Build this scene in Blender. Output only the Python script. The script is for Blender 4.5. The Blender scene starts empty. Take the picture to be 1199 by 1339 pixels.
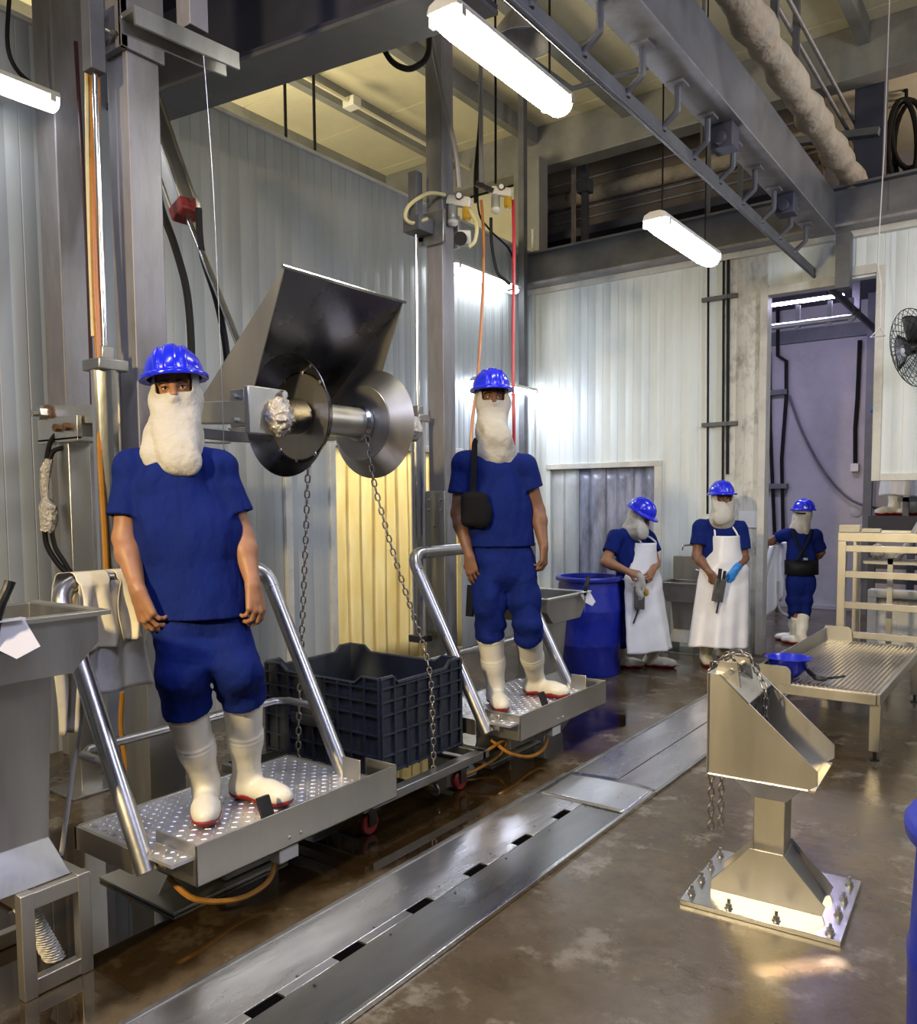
import bpy, bmesh, math, random
import numpy as np
from mathutils import Vector, Matrix

random.seed(7)
C = bpy.context.scene.collection
SC = bpy.context.scene
R = math.radians

# ------------------------------------------------------------------ camera
IMW, IMH = 1199.0, 1339.0
FPX, PPX, PPY, CAMH = 1065.0, 599.5, 728.0, 1.55
YAW, TILT, ROLL = R(36.2), math.atan(73 / 1065.0), R(0.45)
_f = np.array([-math.sin(YAW) * math.cos(TILT), math.cos(YAW) * math.cos(TILT), -math.sin(TILT)])
_rt = np.array([math.cos(YAW), math.sin(YAW), 0.0])
_up = np.cross(_rt, _f)
_R = math.cos(ROLL) * _rt - math.sin(ROLL) * _up
_U = math.sin(ROLL) * _rt + math.cos(ROLL) * _up
CAM = np.array([0.0, 0.0, CAMH])
cd = bpy.data.cameras.new('camera')
cam = bpy.data.objects.new('camera', cd)
C.objects.link(cam)
cd.sensor_fit = 'HORIZONTAL'
cd.sensor_width = 36.0
cd.lens = 36.0 * FPX / IMW
cd.shift_y = (PPY - IMH / 2) / IMW
cd.clip_start = 0.05
cd.clip_end = 200
cam.matrix_world = Matrix(((_R[0], _U[0], -_f[0], CAM[0]), (_R[1], _U[1], -_f[1], CAM[1]),
                           (_R[2], _U[2], -_f[2], CAM[2]), (0, 0, 0, 1)))
SC.camera = cam

# ------------------------------------------------------------------ view, world
SC.view_settings.view_transform = 'Standard'
SC.view_settings.look = 'None'
SC.view_settings.exposure = -0.05
SC.view_settings.gamma = 1.0
SC.view_settings.use_curve_mapping = False
SC.cycles.max_bounces = 7
SC.cycles.diffuse_bounces = 4
SC.cycles.glossy_bounces = 4
SC.cycles.transmission_bounces = 4
SC.cycles.sample_clamp_indirect = 4.0
SC.cycles.caustics_reflective = False
SC.cycles.caustics_refractive = False
SC.cycles.use_denoising = True
w = bpy.data.worlds.new('world')
SC.world = w
w.use_nodes = True
w.node_tree.nodes['Background'].inputs[0].default_value = (0.62, 0.68, 0.85, 1)
w.node_tree.nodes['Background'].inputs[1].default_value = 0.16

def area_light(name, loc, target, size, power, color, size_y=None, spread=180):
    l = bpy.data.lights.new(name, 'AREA')
    l.energy = power
    l.color = color
    l.size = size
    if size_y:
        l.shape = 'RECTANGLE'
        l.size_y = size_y
    l.spread = R(spread)
    o = bpy.data.objects.new(name, l)
    C.objects.link(o)
    o.location = loc
    d = Vector(target) - Vector(loc)
    o.rotation_euler = d.to_track_quat('-Z', 'Y').to_euler()
    return o

# lamps of the hall that hang outside the frame
area_light('warm_flood_lamp', (-1.9, -3.0, 3.5), (-1.9, 3.0, 0.7), 0.35, 112, (1.0, 0.77, 0.40), spread=95)
area_light('hall_tube_lamp', (0.9, 1.4, 4.0), (-2.0, 2.6, 1.2), 0.25, 60, (0.68, 0.70, 1.0), 1.3)
area_light('hall_tube_lamp', (-1.6, 0.3, 4.3), (-1.9, 1.3, 0.0), 0.25, 55, (0.70, 0.72, 1.0), 1.3)
area_light('hall_tube_lamp', (1.4, 5.6, 3.9), (-1.8, 6.2, 2.2), 0.25, 70, (0.95, 0.95, 1.0), 1.3)
# lamps of the yellow-lit room behind the left wall: they glow through the strip curtain and reach the roof
area_light('packing_room_lamp', (-6.6, 5.6, 3.4), (-5.0, 5.5, 0.9), 1.0, 200, (1.0, 0.88, 0.62))
area_light('packing_room_lamp', (-6.8, 4.2, 4.1), (-5.2, 5.6, 6.0), 1.4, 110, (1.0, 0.86, 0.55))
# lamp of the washing room behind the low doorway, and daylight at the far eave
area_light('washing_room_lamp', (-4.2, 9.6, 3.2), (-4.2, 8.6, 0.8), 0.8, 55, (0.85, 0.90, 1.0))
area_light('eave_daylight', (0.9, 10.6, 4.6), (-0.4, 8.6, 6.0), 1.0, 70, (1.0, 0.80, 0.66))

# daylight through a slit in the roof: the bright sliver on the floor at the right
_l = area_light('roof_slit_daylight', (0, 0, 5.95), (0, 0, 0), 0.36, 0.55, (1.0, 0.80, 0.66), 0.055, 1.0)

def PD(px, py, D):
    v = CAM + (_f + _R * ((px - PPX) / FPX) - _U * ((py - PPY) / FPX)) * D
    return Vector(v)

def P(px, py, x=None, y=None, z=None):
    d = _f + _R * ((px - PPX) / FPX) - _U * ((py - PPY) / FPX)
    if z is not None:
        t = (z - CAMH) / d[2]
    elif x is not None:
        t = x / d[0]
    else:
        t = y / d[1]
    return Vector(CAM + d * t)

_a, _b = P(992, 1272, z=0), P(1098, 1258, z=0)
_l.location = ((_a.x + _b.x) / 2, (_a.y + _b.y) / 2, 5.95)
_l.rotation_euler = (0, 0, math.atan2(_b.y - _a.y, _b.x - _a.x))
_l.data.size = (_b - _a).length
VR = Vector(_rt)                                   # to the camera's right, level
VT = Vector((math.sin(YAW), -math.cos(YAW), 0))    # towards the camera, level
VZ = Vector((0, 0, 1))

# ------------------------------------------------------------------ materials
def new_mat(name):
    m = bpy.data.materials.new(name)
    m.use_nodes = True
    nt = m.node_tree
    return m, nt, nt.nodes['Principled BSDF']

def node(nt, t, **kw):
    n = nt.nodes.new(t)
    for k, v in kw.items():
        if hasattr(n, k):
            setattr(n, k, v)
        else:
            n.inputs[k.replace('_', ' ')].default_value = v
    return n

def coords(nt, scale=(1, 1, 1)):
    tc = nt.nodes.new('ShaderNodeTexCoord')
    mp = nt.nodes.new('ShaderNodeMapping')
    mp.inputs['Scale'].default_value = scale
    nt.links.new(tc.outputs['Object'], mp.inputs['Vector'])
    return mp.outputs['Vector']

def ramp(nt, fac, stops):
    r = nt.nodes.new('ShaderNodeValToRGB')
    while len(r.color_ramp.elements) < len(stops):
        r.color_ramp.elements.new(0.5)
    for e, (p, c) in zip(r.color_ramp.elements, stops):
        e.position = p
        e.color = (c, c, c, 1) if not hasattr(c, '__len__') else (*c, 1)
    nt.links.new(fac, r.inputs['Fac'])
    return r.outputs['Color']

def mat(name, col, rough=0.5, metal=0.0, var=0.12, scale=6.0, stretch=(1, 1, 1), bump=0.0, bscale=60.0,
        rvar=0.1, spec=0.5, dirt=None, dirt_amt=0.5, dscale=3.0, coat=0.0, trans=0.0, sss=0.0, alpha=1.0, bdist=0.01):
    m, nt, b = new_mat(name)
    v = coords(nt, stretch)
    n = node(nt, 'ShaderNodeTexNoise', Scale=scale, Detail=5.0, Roughness=0.6)
    nt.links.new(v, n.inputs['Vector'])
    lo = [max(0, c * (1 - var)) for c in col]
    hi = [min(1, c * (1 + var)) for c in col]
    c = ramp(nt, n.outputs['Fac'], [(0.3, lo), (0.7, hi)])
    if dirt:
        n2 = node(nt, 'ShaderNodeTexNoise', Scale=dscale, Detail=8.0, Roughness=0.7)
        nt.links.new(v, n2.inputs['Vector'])
        f = ramp(nt, n2.outputs['Fac'], [(0.48, 0.0), (0.72, dirt_amt)])
        mx = node(nt, 'ShaderNodeMix', data_type='RGBA')
        nt.links.new(f, mx.inputs[0])
        nt.links.new(c, mx.inputs[6])
        mx.inputs[7].default_value = (*dirt, 1)
        c = mx.outputs[2]
    nt.links.new(c, b.inputs['Base Color'])
    rr = ramp(nt, n.outputs['Fac'], [(0.25, max(0.02, rough - rvar)), (0.75, min(1, rough + rvar))])
    nt.links.new(rr, b.inputs['Roughness'])
    b.inputs['Metallic'].default_value = metal
    b.inputs['Specular IOR Level'].default_value = spec
    b.inputs['Coat Weight'].default_value = coat
    b.inputs['Coat Roughness'].default_value = 0.15
    b.inputs['Transmission Weight'].default_value = trans
    if sss:
        b.inputs['Subsurface Weight'].default_value = sss
        b.inputs['Subsurface Radius'].default_value = (0.012, 0.005, 0.003)
    b.inputs['Alpha'].default_value = alpha
    if bump:
        n3 = node(nt, 'ShaderNodeTexNoise', Scale=bscale, Detail=4.0)
        nt.links.new(v, n3.inputs['Vector'])
        bp = node(nt, 'ShaderNodeBump', Strength=bump, Distance=bdist)
        nt.links.new(n3.outputs['Fac'], bp.inputs['Height'])
        nt.links.new(bp.outputs['Normal'], b.inputs['Normal'])
    return m

def emit_mat(name, col, strength):
    m, nt, b = new_mat(name)
    b.inputs['Base Color'].default_value = (0.9, 0.9, 0.9, 1)
    v = coords(nt)
    n = node(nt, 'ShaderNodeTexNoise', Scale=3.0)
    nt.links.new(v, n.inputs['Vector'])
    c = ramp(nt, n.outputs['Fac'], [(0.2, [x * 0.97 for x in col]), (0.8, col)])
    nt.links.new(c, b.inputs['Emission Color'])
    b.inputs['Emission Strength'].default_value = strength
    return m

M = {}
M['steel'] = mat('brushed_stainless', (0.58, 0.56, 0.50), 0.38, 1.0, 0.10, 4.0, (1, 1, 0.15), 0.05, 120, 0.08)
M['steel_dull'] = mat('dull_stainless', (0.42, 0.42, 0.41), 0.42, 1.0, 0.18, 5.0, (1, 1, 0.2), 0.06, 80, 0.10)
M['steel_bright'] = mat('polished_stainless', (0.70, 0.70, 0.70), 0.20, 1.0, 0.06, 5.0, (1, 1, 0.3), 0.03, 90, 0.06)
M['tread'] = mat('bright_tread_plate', (0.80, 0.80, 0.86), 0.40, 0.85, 0.08, 6.0, (1, 1, 1), 0.05, 60, 0.06)
M['steel_dark'] = mat('dark_and_shaded_stainless', (0.15, 0.15, 0.16), 0.26, 1.0, 0.15, 4.0, (1, 1, 0.3), 0.05, 60, 0.08)  # dark steel parts, also shade painted on the scoop sheet and chute inside
M['tube'] = mat('satin_tube_steel', (0.52, 0.52, 0.53), 0.33, 1.0, 0.10, 9.0, (1, 1, 0.4), 0.04, 120, 0.08)
M['galv'] = mat('worn_galvanised', (0.27, 0.265, 0.285), 0.5, 0.35, 0.25, 7.0, (1, 1, 0.25), 0.12, 40, 0.12,
                dirt=(0.16, 0.14, 0.11), dirt_amt=0.6, dscale=5)
M['beam'] = mat('grey_painted_beam', (0.115, 0.12, 0.135), 0.50, 0.15, 0.25, 3.0, (1, 1, 1), 0.08, 30, 0.1,
                dirt=(0.24, 0.23, 0.21), dirt_amt=0.4, dscale=2)
M['beam_dark'] = mat('dark_blue_grey_beam', (0.045, 0.048, 0.075), 0.55, 0.0, 0.25, 3.0, (1, 1, 1), 0.05, 30)
M['beam_light'] = mat('grey_beige_box_beam', (0.27, 0.27, 0.25), 0.55, 0.1, 0.2, 2.0, (1, 1, 1), 0.06, 30, 0.1,
                      dirt=(0.12, 0.12, 0.12), dirt_amt=0.6, dscale=1.5)
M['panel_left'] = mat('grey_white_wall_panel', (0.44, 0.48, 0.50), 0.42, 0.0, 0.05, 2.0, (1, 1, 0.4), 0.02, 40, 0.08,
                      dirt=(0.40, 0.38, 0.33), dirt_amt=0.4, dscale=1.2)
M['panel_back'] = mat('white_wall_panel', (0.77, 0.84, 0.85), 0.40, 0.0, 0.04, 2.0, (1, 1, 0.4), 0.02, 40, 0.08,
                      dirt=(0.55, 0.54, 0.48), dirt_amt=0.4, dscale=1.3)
M['panel_dirty'] = mat('scuffed_wall_panel', (0.66, 0.67, 0.63), 0.42, 0.0, 0.06, 3.0, (1, 1, 0.6), 0.04, 40, 0.08,
                       dirt=(0.20, 0.20, 0.19), dirt_amt=0.85, dscale=9)
M['trim'] = mat('white_trim', (0.66, 0.66, 0.62), 0.4, 0.0, 0.08, 4.0, dirt=(0.35, 0.33, 0.28), dirt_amt=0.5, dscale=5)
M['lav_wall'] = mat('rendered_lavender_grey_wall', (0.50, 0.47, 0.50), 0.7, 0.0, 0.10, 1.5, (1, 1, 1), 0.15, 25, 0.1,
                    dirt=(0.28, 0.24, 0.20), dirt_amt=0.5, dscale=1.0)
M['ceil'] = mat('cream_roof_sheet', (0.80, 0.74, 0.52), 0.55, 0.0, 0.06, 1.0, (1, 1, 1), 0.03, 20,
                dirt=(0.55, 0.48, 0.32), dirt_amt=0.5, dscale=0.8)
M['insul'] = mat('stained_pipe_lagging', (0.42, 0.36, 0.28), 0.8, 0.0, 0.2, 6.0, (1, 1, 1), 0.6, 18, 0.1,
                 dirt=(0.33, 0.23, 0.14), dirt_amt=0.7, dscale=5, bdist=0.03)
M['rubber'] = mat('black_rubber', (0.010, 0.010, 0.011), 0.55, 0.0, 0.2, 8.0, spec=0.2)
M['black'] = mat('black_plastic', (0.015, 0.015, 0.016), 0.35, 0.0, 0.2, 8.0)
M['amber'] = mat('amber_air_hose', (0.42, 0.19, 0.03), 0.3, 0.0, 0.15, 8.0, coat=0.3)
M['yellow_hose'] = mat('pale_yellow_air_hose', (0.66, 0.60, 0.32), 0.35, 0.0, 0.15, 8.0)
M['orange'] = mat('orange_hose', (0.52, 0.20, 0.06), 0.35, 0.0, 0.1, 8.0)
M['red'] = mat('red_air_hose', (0.50, 0.015, 0.03), 0.35, 0.0, 0.1, 8.0)
M['maroon'] = mat('dark_maroon_pipe', (0.045, 0.012, 0.014), 0.5, 0.0, 0.2, 20.0)
M['brown_wall'] = mat('brown_block_wall', (0.16, 0.13, 0.11), 0.85, 0.0, 0.15, 2.0, (1, 1, 1), 0.2, 20)
M['redpaint'] = mat('red_painted_cap', (0.22, 0.02, 0.018), 0.5, 0.0, 0.3, 20.0)
M['white_plastic'] = mat('white_plastic', (0.72, 0.71, 0.66), 0.4, 0.0, 0.06, 8.0)
M['bowl_clear'] = mat('smoky_clear_plastic', (0.62, 0.64, 0.62), 0.15, 0.0, 0.05, 8.0, trans=0.6)
M['bowl_amber'] = mat('amber_oil_bowl', (0.72, 0.45, 0.05), 0.15, 0.0, 0.1, 8.0, trans=0.3)
M['blue_plastic'] = mat('blue_barrel_plastic', (0.008, 0.020, 0.36), 0.38, 0.0, 0.25, 5.0, (1, 1, 1), 0.05, 30, 0.1,
                        dirt=(0.10, 0.12, 0.40), dirt_amt=0.35, dscale=4)
M['blue_bowl'] = mat('blue_bowl_plastic', (0.010, 0.022, 0.55), 0.28, 0.0, 0.08, 5.0)
M['crate'] = mat('slate_crate_plastic', (0.045, 0.052, 0.068), 0.42, 0.0, 0.2, 6.0, (1, 1, 1), 0.05, 40)
M['helmet'] = mat('blue_hard_hat', (0.010, 0.022, 0.72), 0.22, 0.0, 0.04, 5.0, coat=0.3)
M['scrub'] = mat('royal_blue_scrubs', (0.006, 0.017, 0.135), 0.8, 0.0, 0.15, 7.0, (1, 1, 0.5), 0.8, 6, 0.05, spec=0.12, bdist=0.05)
M['hood'] = mat('white_cotton_hood', (0.52, 0.50, 0.445), 0.85, 0.0, 0.03, 6.0, (1, 1, 1), 0.5, 14, 0.05, spec=0.15, bdist=0.03)
M['boot'] = mat('white_rubber_boot', (0.82, 0.79, 0.68), 0.35, 0.0, 0.03, 6.0, dirt=(0.60, 0.55, 0.42), dirt_amt=0.25, dscale=10)
M['sole'] = mat('red_rubber_sole', (0.32, 0.012, 0.02), 0.45, 0.0, 0.2, 10.0)
M['apron'] = mat('white_vinyl_apron', (0.80, 0.80, 0.82), 0.35, 0.0, 0.03, 5.0, (1, 1, 1), 0.15, 14, 0.08, bdist=0.02)
M['cloth'] = mat('cream_apron_cloth', (0.78, 0.72, 0.55), 0.6, 0.0, 0.06, 6.0, (1, 1, 1), 0.2, 30, bdist=0.01)
M['vinyl'] = mat('clear_grey_vinyl', (0.60, 0.58, 0.54), 0.3, 0.0, 0.08, 6.0, (1, 1, 1), 0.2, 20, bdist=0.01)
M['skin'] = mat('tan_skin', (0.36, 0.175, 0.088), 0.5, 0.0, 0.10, 14.0, (1, 1, 1), 0.15, 120, 0.05, sss=0.15, bdist=0.002)
M['skin_dark'] = mat('brown_skin', (0.21, 0.10, 0.055), 0.5, 0.0, 0.10, 14.0, (1, 1, 1), 0.15, 120, 0.05, sss=0.15, bdist=0.002)
M['hair'] = mat('black_hair', (0.012, 0.009, 0.008), 0.5, 0.0, 0.2, 30.0)
M['eye'] = mat('eye_white', (0.62, 0.58, 0.54), 0.2, 0.0, 0.02, 4.0)
M['iris'] = mat('dark_iris', (0.015, 0.009, 0.006), 0.1, 0.0, 0.1, 4.0)
M['glove'] = mat('blue_nitrile_glove', (0.03, 0.24, 0.68), 0.4, 0.0, 0.08, 10.0, (1, 1, 1), 0.2, 60, bdist=0.005)
M['chain'] = mat('chain_steel', (0.36, 0.33, 0.29), 0.34, 1.0, 0.25, 30.0)
M['rust'] = mat('rusty_bolt', (0.20, 0.11, 0.06), 0.6, 0.6, 0.4, 30.0)
M['plastic_wrap'] = mat('crumpled_plastic_wrap', (0.62, 0.59, 0.52), 0.2, 0.25, 0.25, 30.0, (1, 1, 1), 1.0, 45, 0.12, dirt=(0.36, 0.28, 0.14), dirt_amt=0.5, dscale=20, bdist=0.02)
M['slot_shade'] = mat('painted_slot_shade', (0.004, 0.004, 0.004), 0.9, 0.0, 0.1, 8.0, spec=0.0)  # black that stands for the shade inside the drain slots
M['bag'] = mat('black_nylon', (0.008, 0.008, 0.010), 0.85, 0.0, 0.2, 20.0, spec=0.15)
M['paper'] = mat('white_card', (0.80, 0.80, 0.84), 0.5, 0.0, 0.03, 6.0)
M['wood'] = mat('pale_plastic_block', (0.62, 0.56, 0.40), 0.5, 0.0, 0.12, 8.0)
M['zinc'] = mat('zinc_bolt', (0.50, 0.49, 0.46), 0.35, 1.0, 0.2, 40.0)
M['holster'] = mat('worn_steel_sheath', (0.20, 0.19, 0.18), 0.4, 0.9, 0.25, 20.0)

def strip_mat(name, col, stain, tl):
    m, nt, b = new_mat(name)
    v = coords(nt, (1, 1, 0.25))
    n = node(nt, 'ShaderNodeTexNoise', Scale=7.0, Detail=6.0, Roughness=0.65)
    nt.links.new(v, n.inputs['Vector'])
    c = ramp(nt, n.outputs['Fac'], [(0.35, stain), (0.62, col)])
    nt.links.new(c, b.inputs['Base Color'])
    b.inputs['Roughness'].default_value = 0.25
    tr = node(nt, 'ShaderNodeBsdfTranslucent')
    nt.links.new(c, tr.inputs['Color'])
    mx = node(nt, 'ShaderNodeMixShader')
    mx.inputs[0].default_value = tl
    nt.links.new(b.outputs[0], mx.inputs[1])
    nt.links.new(tr.outputs[0], mx.inputs[2])
    nt.links.new(mx.outputs[0], nt.nodes['Material Output'].inputs['Surface'])
    return m

M['strip_yellow'] = strip_mat('yellow_pvc_strip', (0.92, 0.87, 0.66), (0.85, 0.76, 0.48), 0.7)
M['strip_grey'] = strip_mat('dirty_blue_grey_pvc_strip', (0.50, 0.54, 0.66), (0.17, 0.18, 0.26), 0.35)
M['strip_clear'] = strip_mat('milky_pvc_strip', (0.74, 0.78, 0.80), (0.60, 0.64, 0.66), 0.4)

def floor_mat():
    """Brown concrete: worn grey patches, a film of standing water along the stations, damp elsewhere."""
    m, nt, b = new_mat('wet_concrete')
    L = nt.links.new
    gp = nt.nodes.new('ShaderNodeNewGeometry')
    v = gp.outputs['Position']
    sep = nt.nodes.new('ShaderNodeSeparateXYZ')
    L(v, sep.inputs[0])
    n1 = node(nt, 'ShaderNodeTexNoise', Scale=1.3, Detail=8.0, Roughness=0.62)
    n2 = node(nt, 'ShaderNodeTexNoise', Scale=14.0, Detail=6.0, Roughness=0.7)
    n3 = node(nt, 'ShaderNodeTexNoise', Scale=0.75, Detail=5.0, Roughness=0.55)
    n4 = node(nt, 'ShaderNodeTexNoise', Scale=3.4, Detail=9.0, Roughness=0.72)
    for n in (n1, n2, n3, n4):
        L(v, n.inputs['Vector'])
    base = ramp(nt, n1.outputs['Fac'], [(0.32, (0.062, 0.041, 0.020)), (0.52, (0.108, 0.080, 0.046)), (0.72, (0.150, 0.124, 0.086))])
    fine = ramp(nt, n2.outputs['Fac'], [(0.3, 0.72), (0.7, 1.15)])
    mul = node(nt, 'ShaderNodeMix', data_type='RGBA', blend_type='MULTIPLY')
    mul.inputs[0].default_value = 1.0
    L(base, mul.inputs[6]); L(fine, mul.inputs[7])
    pat = ramp(nt, n4.outputs['Fac'], [(0.55, 0.0), (0.63, 0.75)])
    mx = node(nt, 'ShaderNodeMix', data_type='RGBA')
    L(pat, mx.inputs[0]); L(mul.outputs[2], mx.inputs[6])
    mx.inputs[7].default_value = (0.25, 0.225, 0.18, 1)
    # pool mask: between the left machinery and the drain
    def rng(inp, a, b_, c=0.0, d=1.0):
        r = node(nt, 'ShaderNodeMapRange', interpolation_type='SMOOTHSTEP')
        r.inputs[1].default_value = a; r.inputs[2].default_value = b_
        r.inputs[3].default_value = c; r.inputs[4].default_value = d
        L(inp, r.inputs[0]); return r.outputs[0]
    def math_(op, a, b_):
        q = node(nt, 'ShaderNodeMath', operation=op)
        for i, s in enumerate((a, b_)):
            if isinstance(s, (int, float)): q.inputs[i].default_value = s
            else: L(s, q.inputs[i])
        return q.outputs[0]
    wob = math_('MULTIPLY', math_('SUBTRACT', n3.outputs['Fac'], 0.5), 1.3)
    xw = math_('ADD', sep.outputs[0], wob)
    yw = math_('ADD', sep.outputs[1], wob)
    pool = math_('MULTIPLY', math_('MULTIPLY', rng(xw, -3.75, -3.6), rng(xw, -2.2, -2.34)), math_('MULTIPLY', rng(yw, 0.9, 1.15), rng(yw, 5.7, 5.3)))
    damp = ramp(nt, n3.outputs['Fac'], [(0.42, 0.0), (0.58, 1.0)])
    dk = node(nt, 'ShaderNodeMix', data_type='RGBA', blend_type='MULTIPLY')
    L(pool, dk.inputs[0]); L(mx.outputs[2], dk.inputs[6]); dk.inputs[7].default_value = (0.20, 0.155, 0.09, 1)
    L(dk.outputs[2], b.inputs['Base Color'])
    r1 = ramp(nt, n1.outputs['Fac'], [(0.3, 0.20), (0.7, 0.42)])
    r2 = node(nt, 'ShaderNodeMix', data_type='FLOAT')
    L(damp, r2.inputs[0]); L(r1, r2.inputs[2]); r2.inputs[3].default_value = 0.13
    r3 = node(nt, 'ShaderNodeMix', data_type='FLOAT')
    L(pool, r3.inputs[0]); L(r2.outputs[0], r3.inputs[2]); r3.inputs[3].default_value = 0.015
    L(r3.outputs[0], b.inputs['Roughness'])
    b.inputs['Specular IOR Level'].default_value = 0.65
    bp = node(nt, 'ShaderNodeBump', Distance=0.006)
    st = math_('MULTIPLY', math_('SUBTRACT', 1.0, pool), 0.28)
    L(st, bp.inputs['Strength'])
    hsum = math_('ADD', n2.outputs['Fac'], math_('MULTIPLY', n4.outputs['Fac'], 1.4))
    L(hsum, bp.inputs['Height'])
    L(bp.outputs['Normal'], b.inputs['Normal'])
    return m
M['floor'] = floor_mat()

def drain_mat():
    m, nt, b = new_mat('wet_drain_plate')
    L = nt.links.new
    v = coords(nt, (1, 0.35, 1))
    n = node(nt, 'ShaderNodeTexNoise', Scale=3.0, Detail=7.0, Roughness=0.65)
    L(v, n.inputs['Vector'])
    c = ramp(nt, n.outputs['Fac'], [(0.3, (0.52, 0.52, 0.55)), (0.5, (0.68, 0.68, 0.72)), (0.7, (0.80, 0.80, 0.83))])
    L(c, b.inputs['Base Color'])
    b.inputs['Metallic'].default_value = 0.95
    r = ramp(nt, n.outputs['Fac'], [(0.3, 0.34), (0.7, 0.16)])
    L(r, b.inputs['Roughness'])
    n2 = node(nt, 'ShaderNodeTexNoise', Scale=9.0, Detail=4.0)
    L(v, n2.inputs['Vector'])
    bp = node(nt, 'ShaderNodeBump', Strength=0.12, Distance=0.02)
    L(n2.outputs['Fac'], bp.inputs['Height'])
    L(bp.outputs['Normal'], b.inputs['Normal'])
    return m
M['drain'] = drain_mat()
M['drain_dull'] = mat('dull_drain_plate', (0.34, 0.34, 0.345), 0.30, 1.0, 0.25, 4.0, (1, 0.3, 1), 0.1, 12, 0.1, dirt=(0.55, 0.50, 0.40), dirt_amt=0.5, dscale=2.5)

# ------------------------------------------------------------------ mesh helpers
class MB:
    def __init__(s):
        s.v, s.f = [], []
    def add(s, vs, fs):
        o = len(s.v)
        s.v += [tuple(p) for p in vs]
        s.f += [tuple(i + o for i in f) for f in fs]
        return s
    def boxr(s, x0, x1, y0, y1, z0, z1):
        return s.add([(x0, y0, z0), (x1, y0, z0), (x1, y1, z0), (x0, y1, z0), (x0, y0, z1), (x1, y0, z1), (x1, y1, z1), (x0, y1, z1)],
                     [(0, 3, 2, 1), (4, 5, 6, 7), (0, 1, 5, 4), (1, 2, 6, 5), (2, 3, 7, 6), (3, 0, 4, 7)])
    def obox(s, c, ax, ay, az, sx, sy, sz):
        c, ax, ay, az = Vector(c), Vector(ax) * sx / 2, Vector(ay) * sy / 2, Vector(az) * sz / 2
        vs = [c + ax * i + ay * j + az * k for k in (-1, 1) for i, j in ((-1, -1), (1, -1), (1, 1), (-1, 1))]
        return s.add(vs, [(0, 3, 2, 1), (4, 5, 6, 7), (0, 1, 5, 4), (1, 2, 6, 5), (2, 3, 7, 6), (3, 0, 4, 7)])
    def bar(s, p0, p1, wd, ht, up=(0, 0, 1)):
        p0, p1 = Vector(p0), Vector(p1)
        d = (p1 - p0); L = d.length; d.normalize()
        u = Vector(up); sd = d.cross(u)
        if sd.length < 1e-4: sd = d.cross(Vector((1, 0, 0)))
        sd.normalize(); u = sd.cross(d)
        return s.obox((p0 + p1) / 2, d, sd, u, L, wd, ht)
    def prism(s, pts, vec):
        pts = [Vector(p) for p in pts]; vec = Vector(vec); n = len(pts)
        vs = pts + [p + vec for p in pts]
        fs = [tuple(range(n))[::-1], tuple(range(n, 2 * n))] + [(i, (i + 1) % n, n + (i + 1) % n, n + i) for i in range(n)]
        return s.add(vs, fs)
    def ring_loft(s, rings, caps=True, closed=True):
        n = len(rings[0]); vs = [p for r in rings for p in r]; fs = []
        for k in range(len(rings) - 1):
            for i in range(n if closed else n - 1):
                j = (i + 1) % n
                fs.append((k * n + i, k * n + j, (k + 1) * n + j, (k + 1) * n + i))
        if caps:
            fs.append(tuple(range(n))[::-1])
            fs.append(tuple(range((len(rings) - 1) * n, len(rings) * n)))
        return s.add(vs, fs)
    def cyl(s, p0, p1, r0, r1=None, n=16, caps=True):
        p0, p1 = Vector(p0), Vector(p1)
        d = (p1 - p0).normalized()
        a = d.orthogonal().normalized(); b = d.cross(a)
        r1 = r0 if r1 is None else r1
        rg = [[p + (a * math.cos(t) + b * math.sin(t)) * r for t in [2 * math.pi * i / n for i in range(n)]] for p, r in ((p0, r0), (p1, r1))]
        return s.ring_loft(rg, caps)
    def lathe(s, prof, o, axis, n=32, caps=False):
        o, d = Vector(o), Vector(axis).normalized()
        a = d.orthogonal().normalized(); b = d.cross(a)
        rg = [[o + d * h + (a * math.cos(t) + b * math.sin(t)) * r for t in [2 * math.pi * i / n for i in range(n)]] for r, h in prof]
        return s.ring_loft(rg, caps)
    def tube(s, pts, r, n=8, smooth=0, caps=True):
        pts = [Vector(p) for p in pts]
        if smooth: pts = catmull(pts, smooth)
        rs = list(r) if hasattr(r, '__len__') else [r] * len(pts)
        if len(rs) != len(pts): rs = list(np.interp(np.linspace(0, 1, len(pts)), np.linspace(0, 1, len(rs)), rs))
        t0 = (pts[1] - pts[0]).normalized(); a = t0.orthogonal().normalized(); rg = []
        for i, p in enumerate(pts):
            t = (pts[min(i + 1, len(pts) - 1)] - pts[max(i - 1, 0)]).normalized()
            a = (a - t * a.dot(t)).normalized(); b = t.cross(a)
            rg.append([p + (a * math.cos(q) + b * math.sin(q)) * rs[i] for q in [2 * math.pi * k / n for k in range(n)]])
        return s.ring_loft(rg, caps)
    def ell(s, c, rx, ry, rz, nu=16, nv=10, ax=None):
        c = Vector(c); ax = ax or (Vector((1, 0, 0)), Vector((0, 1, 0)), Vector((0, 0, 1)))
        rg = []
        for j in range(nv + 1):
            ph = math.pi * j / nv
            rr = max(math.sin(ph), 1e-3)
            rg.append([c + ax[0] * (rx * rr * math.cos(t)) + ax[1] * (ry * rr * math.sin(t)) - ax[2] * (rz * math.cos(ph))
                       for t in [2 * math.pi * i / nu for i in range(nu)]])
        return s.ring_loft(rg, True)
    def grid(s, fn, nu, nv):
        vs = [fn(i / nu, j / nv) for j in range(nv + 1) for i in range(nu + 1)]
        fs = [(j * (nu + 1) + i, j * (nu + 1) + i + 1, (j + 1) * (nu + 1) + i + 1, (j + 1) * (nu + 1) + i) for j in range(nv) for i in range(nu)]
        return s.add(vs, fs)
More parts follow.
